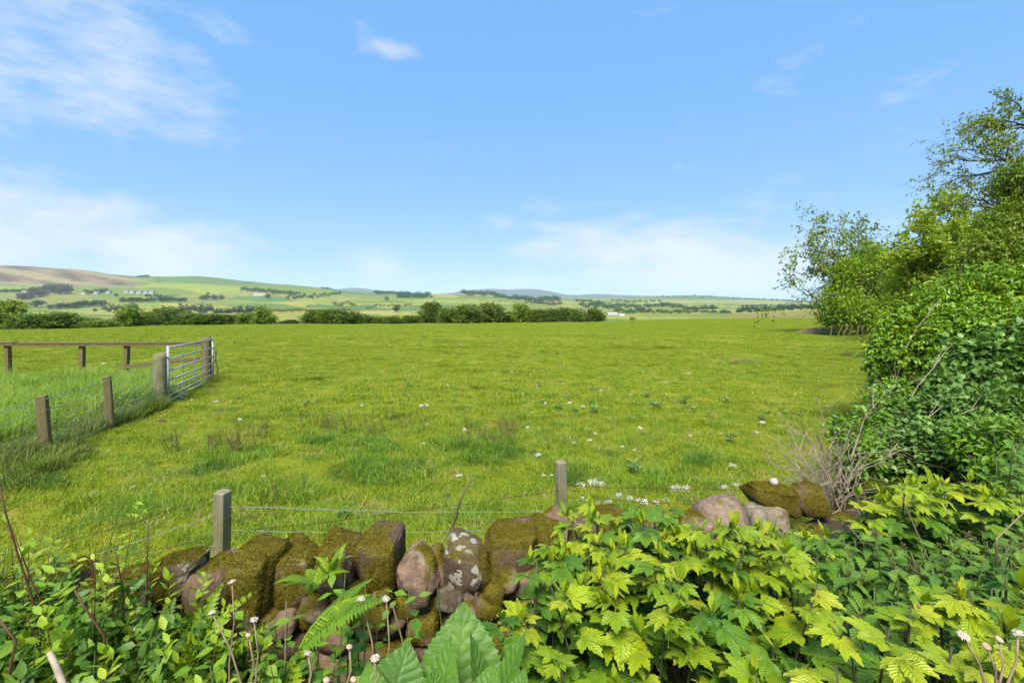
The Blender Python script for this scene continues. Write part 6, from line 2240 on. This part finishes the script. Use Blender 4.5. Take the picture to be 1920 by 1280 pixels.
WG = [wool_mesh(rl, 90, .026, .016, .012, .026, .006) for _ in range(5)]
WH = [wool_mesh(rl, 70, .03, .006, .012, .045, .0022, .6) for _ in range(5)]
for px, py, s, lab in ((1112, 900, 1.25, 'sheep wool caught on the top wire right of the second post'), (1090, 906, .8, 'wool wisp on the wire next to the second post'), (1127, 903, .8, 'thin wool strand hanging at the end of the first wire clump'), (1160, 925, .9, 'wool clump hanging by itself below the wire'),
                       (1196, 935, .7, 'wool hooked on the lower wire behind the golden leaves'), (1212, 942, .6, 'short wool wisp on the lower wire'), (1268, 911, 1.2, 'bright wool clump in the middle of the top wire'), (1285, 912, 1.1, 'brightest wool clump beside the middle one'), (1250, 935, .7, 'wool strand dangling below the middle clump'),
                       (1358, 910, .9, 'wool clump on the wire behind the large boulder'), (1380, 906, .8, 'faint wool tuft further along the wire'), (1405, 908, .6, 'single wool strand near the mossy wall end'), (1425, 905, .9, 'wool clump at the pale round stone'), (1440, 904, .8, 'last wool clump before the dead twigs'), (1306, 943, .6, 'wool tuft low beside the boulder'), (1140, 938, .7, 'wool wisp low on the fence near the second post')):
    d = float(np.interp(px, [1062, 1640], [3.5, 4.3]))
    o = link('hanging_wool', R.choice(WH), None, Matrix.Translation(P(px, py, d)) @ Matrix.Rotation(R.uniform(-.4, .4), 4, 'Z') @ Matrix.Scale(s * .66, 4))
    tag(o, lab, 'wool', 'wool caught on the wire fence')
gw = [(450, 790), (405, 755), (360, 752), (340, 748), (348, 742), (656, 726), (800, 762), (790, 764), (587, 753), (679, 763), (840, 725), (998, 776), (872, 810), (493, 898), (583, 927), (861, 897), (1008, 858), (1020, 896), (1035, 895), (1277, 880), (1374, 878), (1294, 820), (1429, 796), (1418, 814),
      (1106, 829), (1115, 817), (1093, 764), (1068, 758), (1008, 729), (980, 741), (1022, 759), (1220, 766), (1236, 758), (1225, 765), (1182, 744), (1128, 734), (1116, 749), (1168, 842), (1200, 806), (1075, 835), (997, 677), (1491, 742), (1494, 670), (1503, 732), (1550, 764), (1462, 779), (1357, 752), (1291, 702), (1271, 707),
      (1120, 950), (1208, 945), (1230, 948), (1180, 940), (1095, 940), (300, 700), (210, 684), (195, 683), (245, 683), (655, 618), (540, 617), (660, 640), (865, 648), (1130, 632), (730, 648), (1365, 650), (1545, 655), (1490, 640), (1320, 665), (930, 630), (250, 917), (430, 680), (1205, 700), (960, 700), (1240, 650)]
tiny = len(gw)
gw += [(R.uniform(420, 1600), 620 + 270 * R.random() ** 1.6) for _ in range(80)]
for iw, (px, py) in enumerate(gw):
    d = near_d(px, py)
    if not behind_wall(np.array([[(px - 960) / FPX * d, d]]))[0]:
        continue
    g = G(px, d)
    s = (R.uniform(.35, .85) if iw < tiny else R.uniform(.18, .42)) * (1 + min(d, 40) * .035)
    o = link('wool_scrap', R.choice(WG), None, Matrix.Translation(g + Vector((0, 0, .025))) @ Matrix.Rotation(R.uniform(0, 6), 4, 'Z') @ Matrix.Scale(s, 4))
    tag(o, 'small scrap of white sheep wool lying on the short pasture', 'wool', 'wool scraps lying on the pasture')

# rough grass on the garden soil beyond both sides of the plants
gx_, gy_ = rng.uniform(1.2, 9.0, 1400), rng.uniform(-1.0, 4.6, 1400)
ok = (gy_ < .45 * gx_ + .9) & (gx_ > 1.45 + .28 * np.maximum(gy_, 0)) & (gx_ / np.maximum(gy_, .01) > 1.12)
lx, ly = rng.uniform(-6.0, -1.4, 700), rng.uniform(-1.0, 1.75, 700)
okl = (-lx / np.maximum(ly, .01) > 1.2)
gp_ = np.concatenate([np.stack([gx_[ok], gy_[ok]], -1), np.stack([lx[okl], ly[okl]], -1)])
nn_ = len(gp_)
scatter('garden_grass', 'rough grass on the garden side of the wall', RANK, np.concatenate([gp_, np.zeros((nn_, 1))], 1), np.stack([np.zeros(nn_), np.zeros(nn_), rng.uniform(0, 6.28, nn_)], -1), np.repeat(rng.uniform(.4, .8, (nn_, 1)), 3, 1), rng.integers(0, 5, nn_), 'grass')
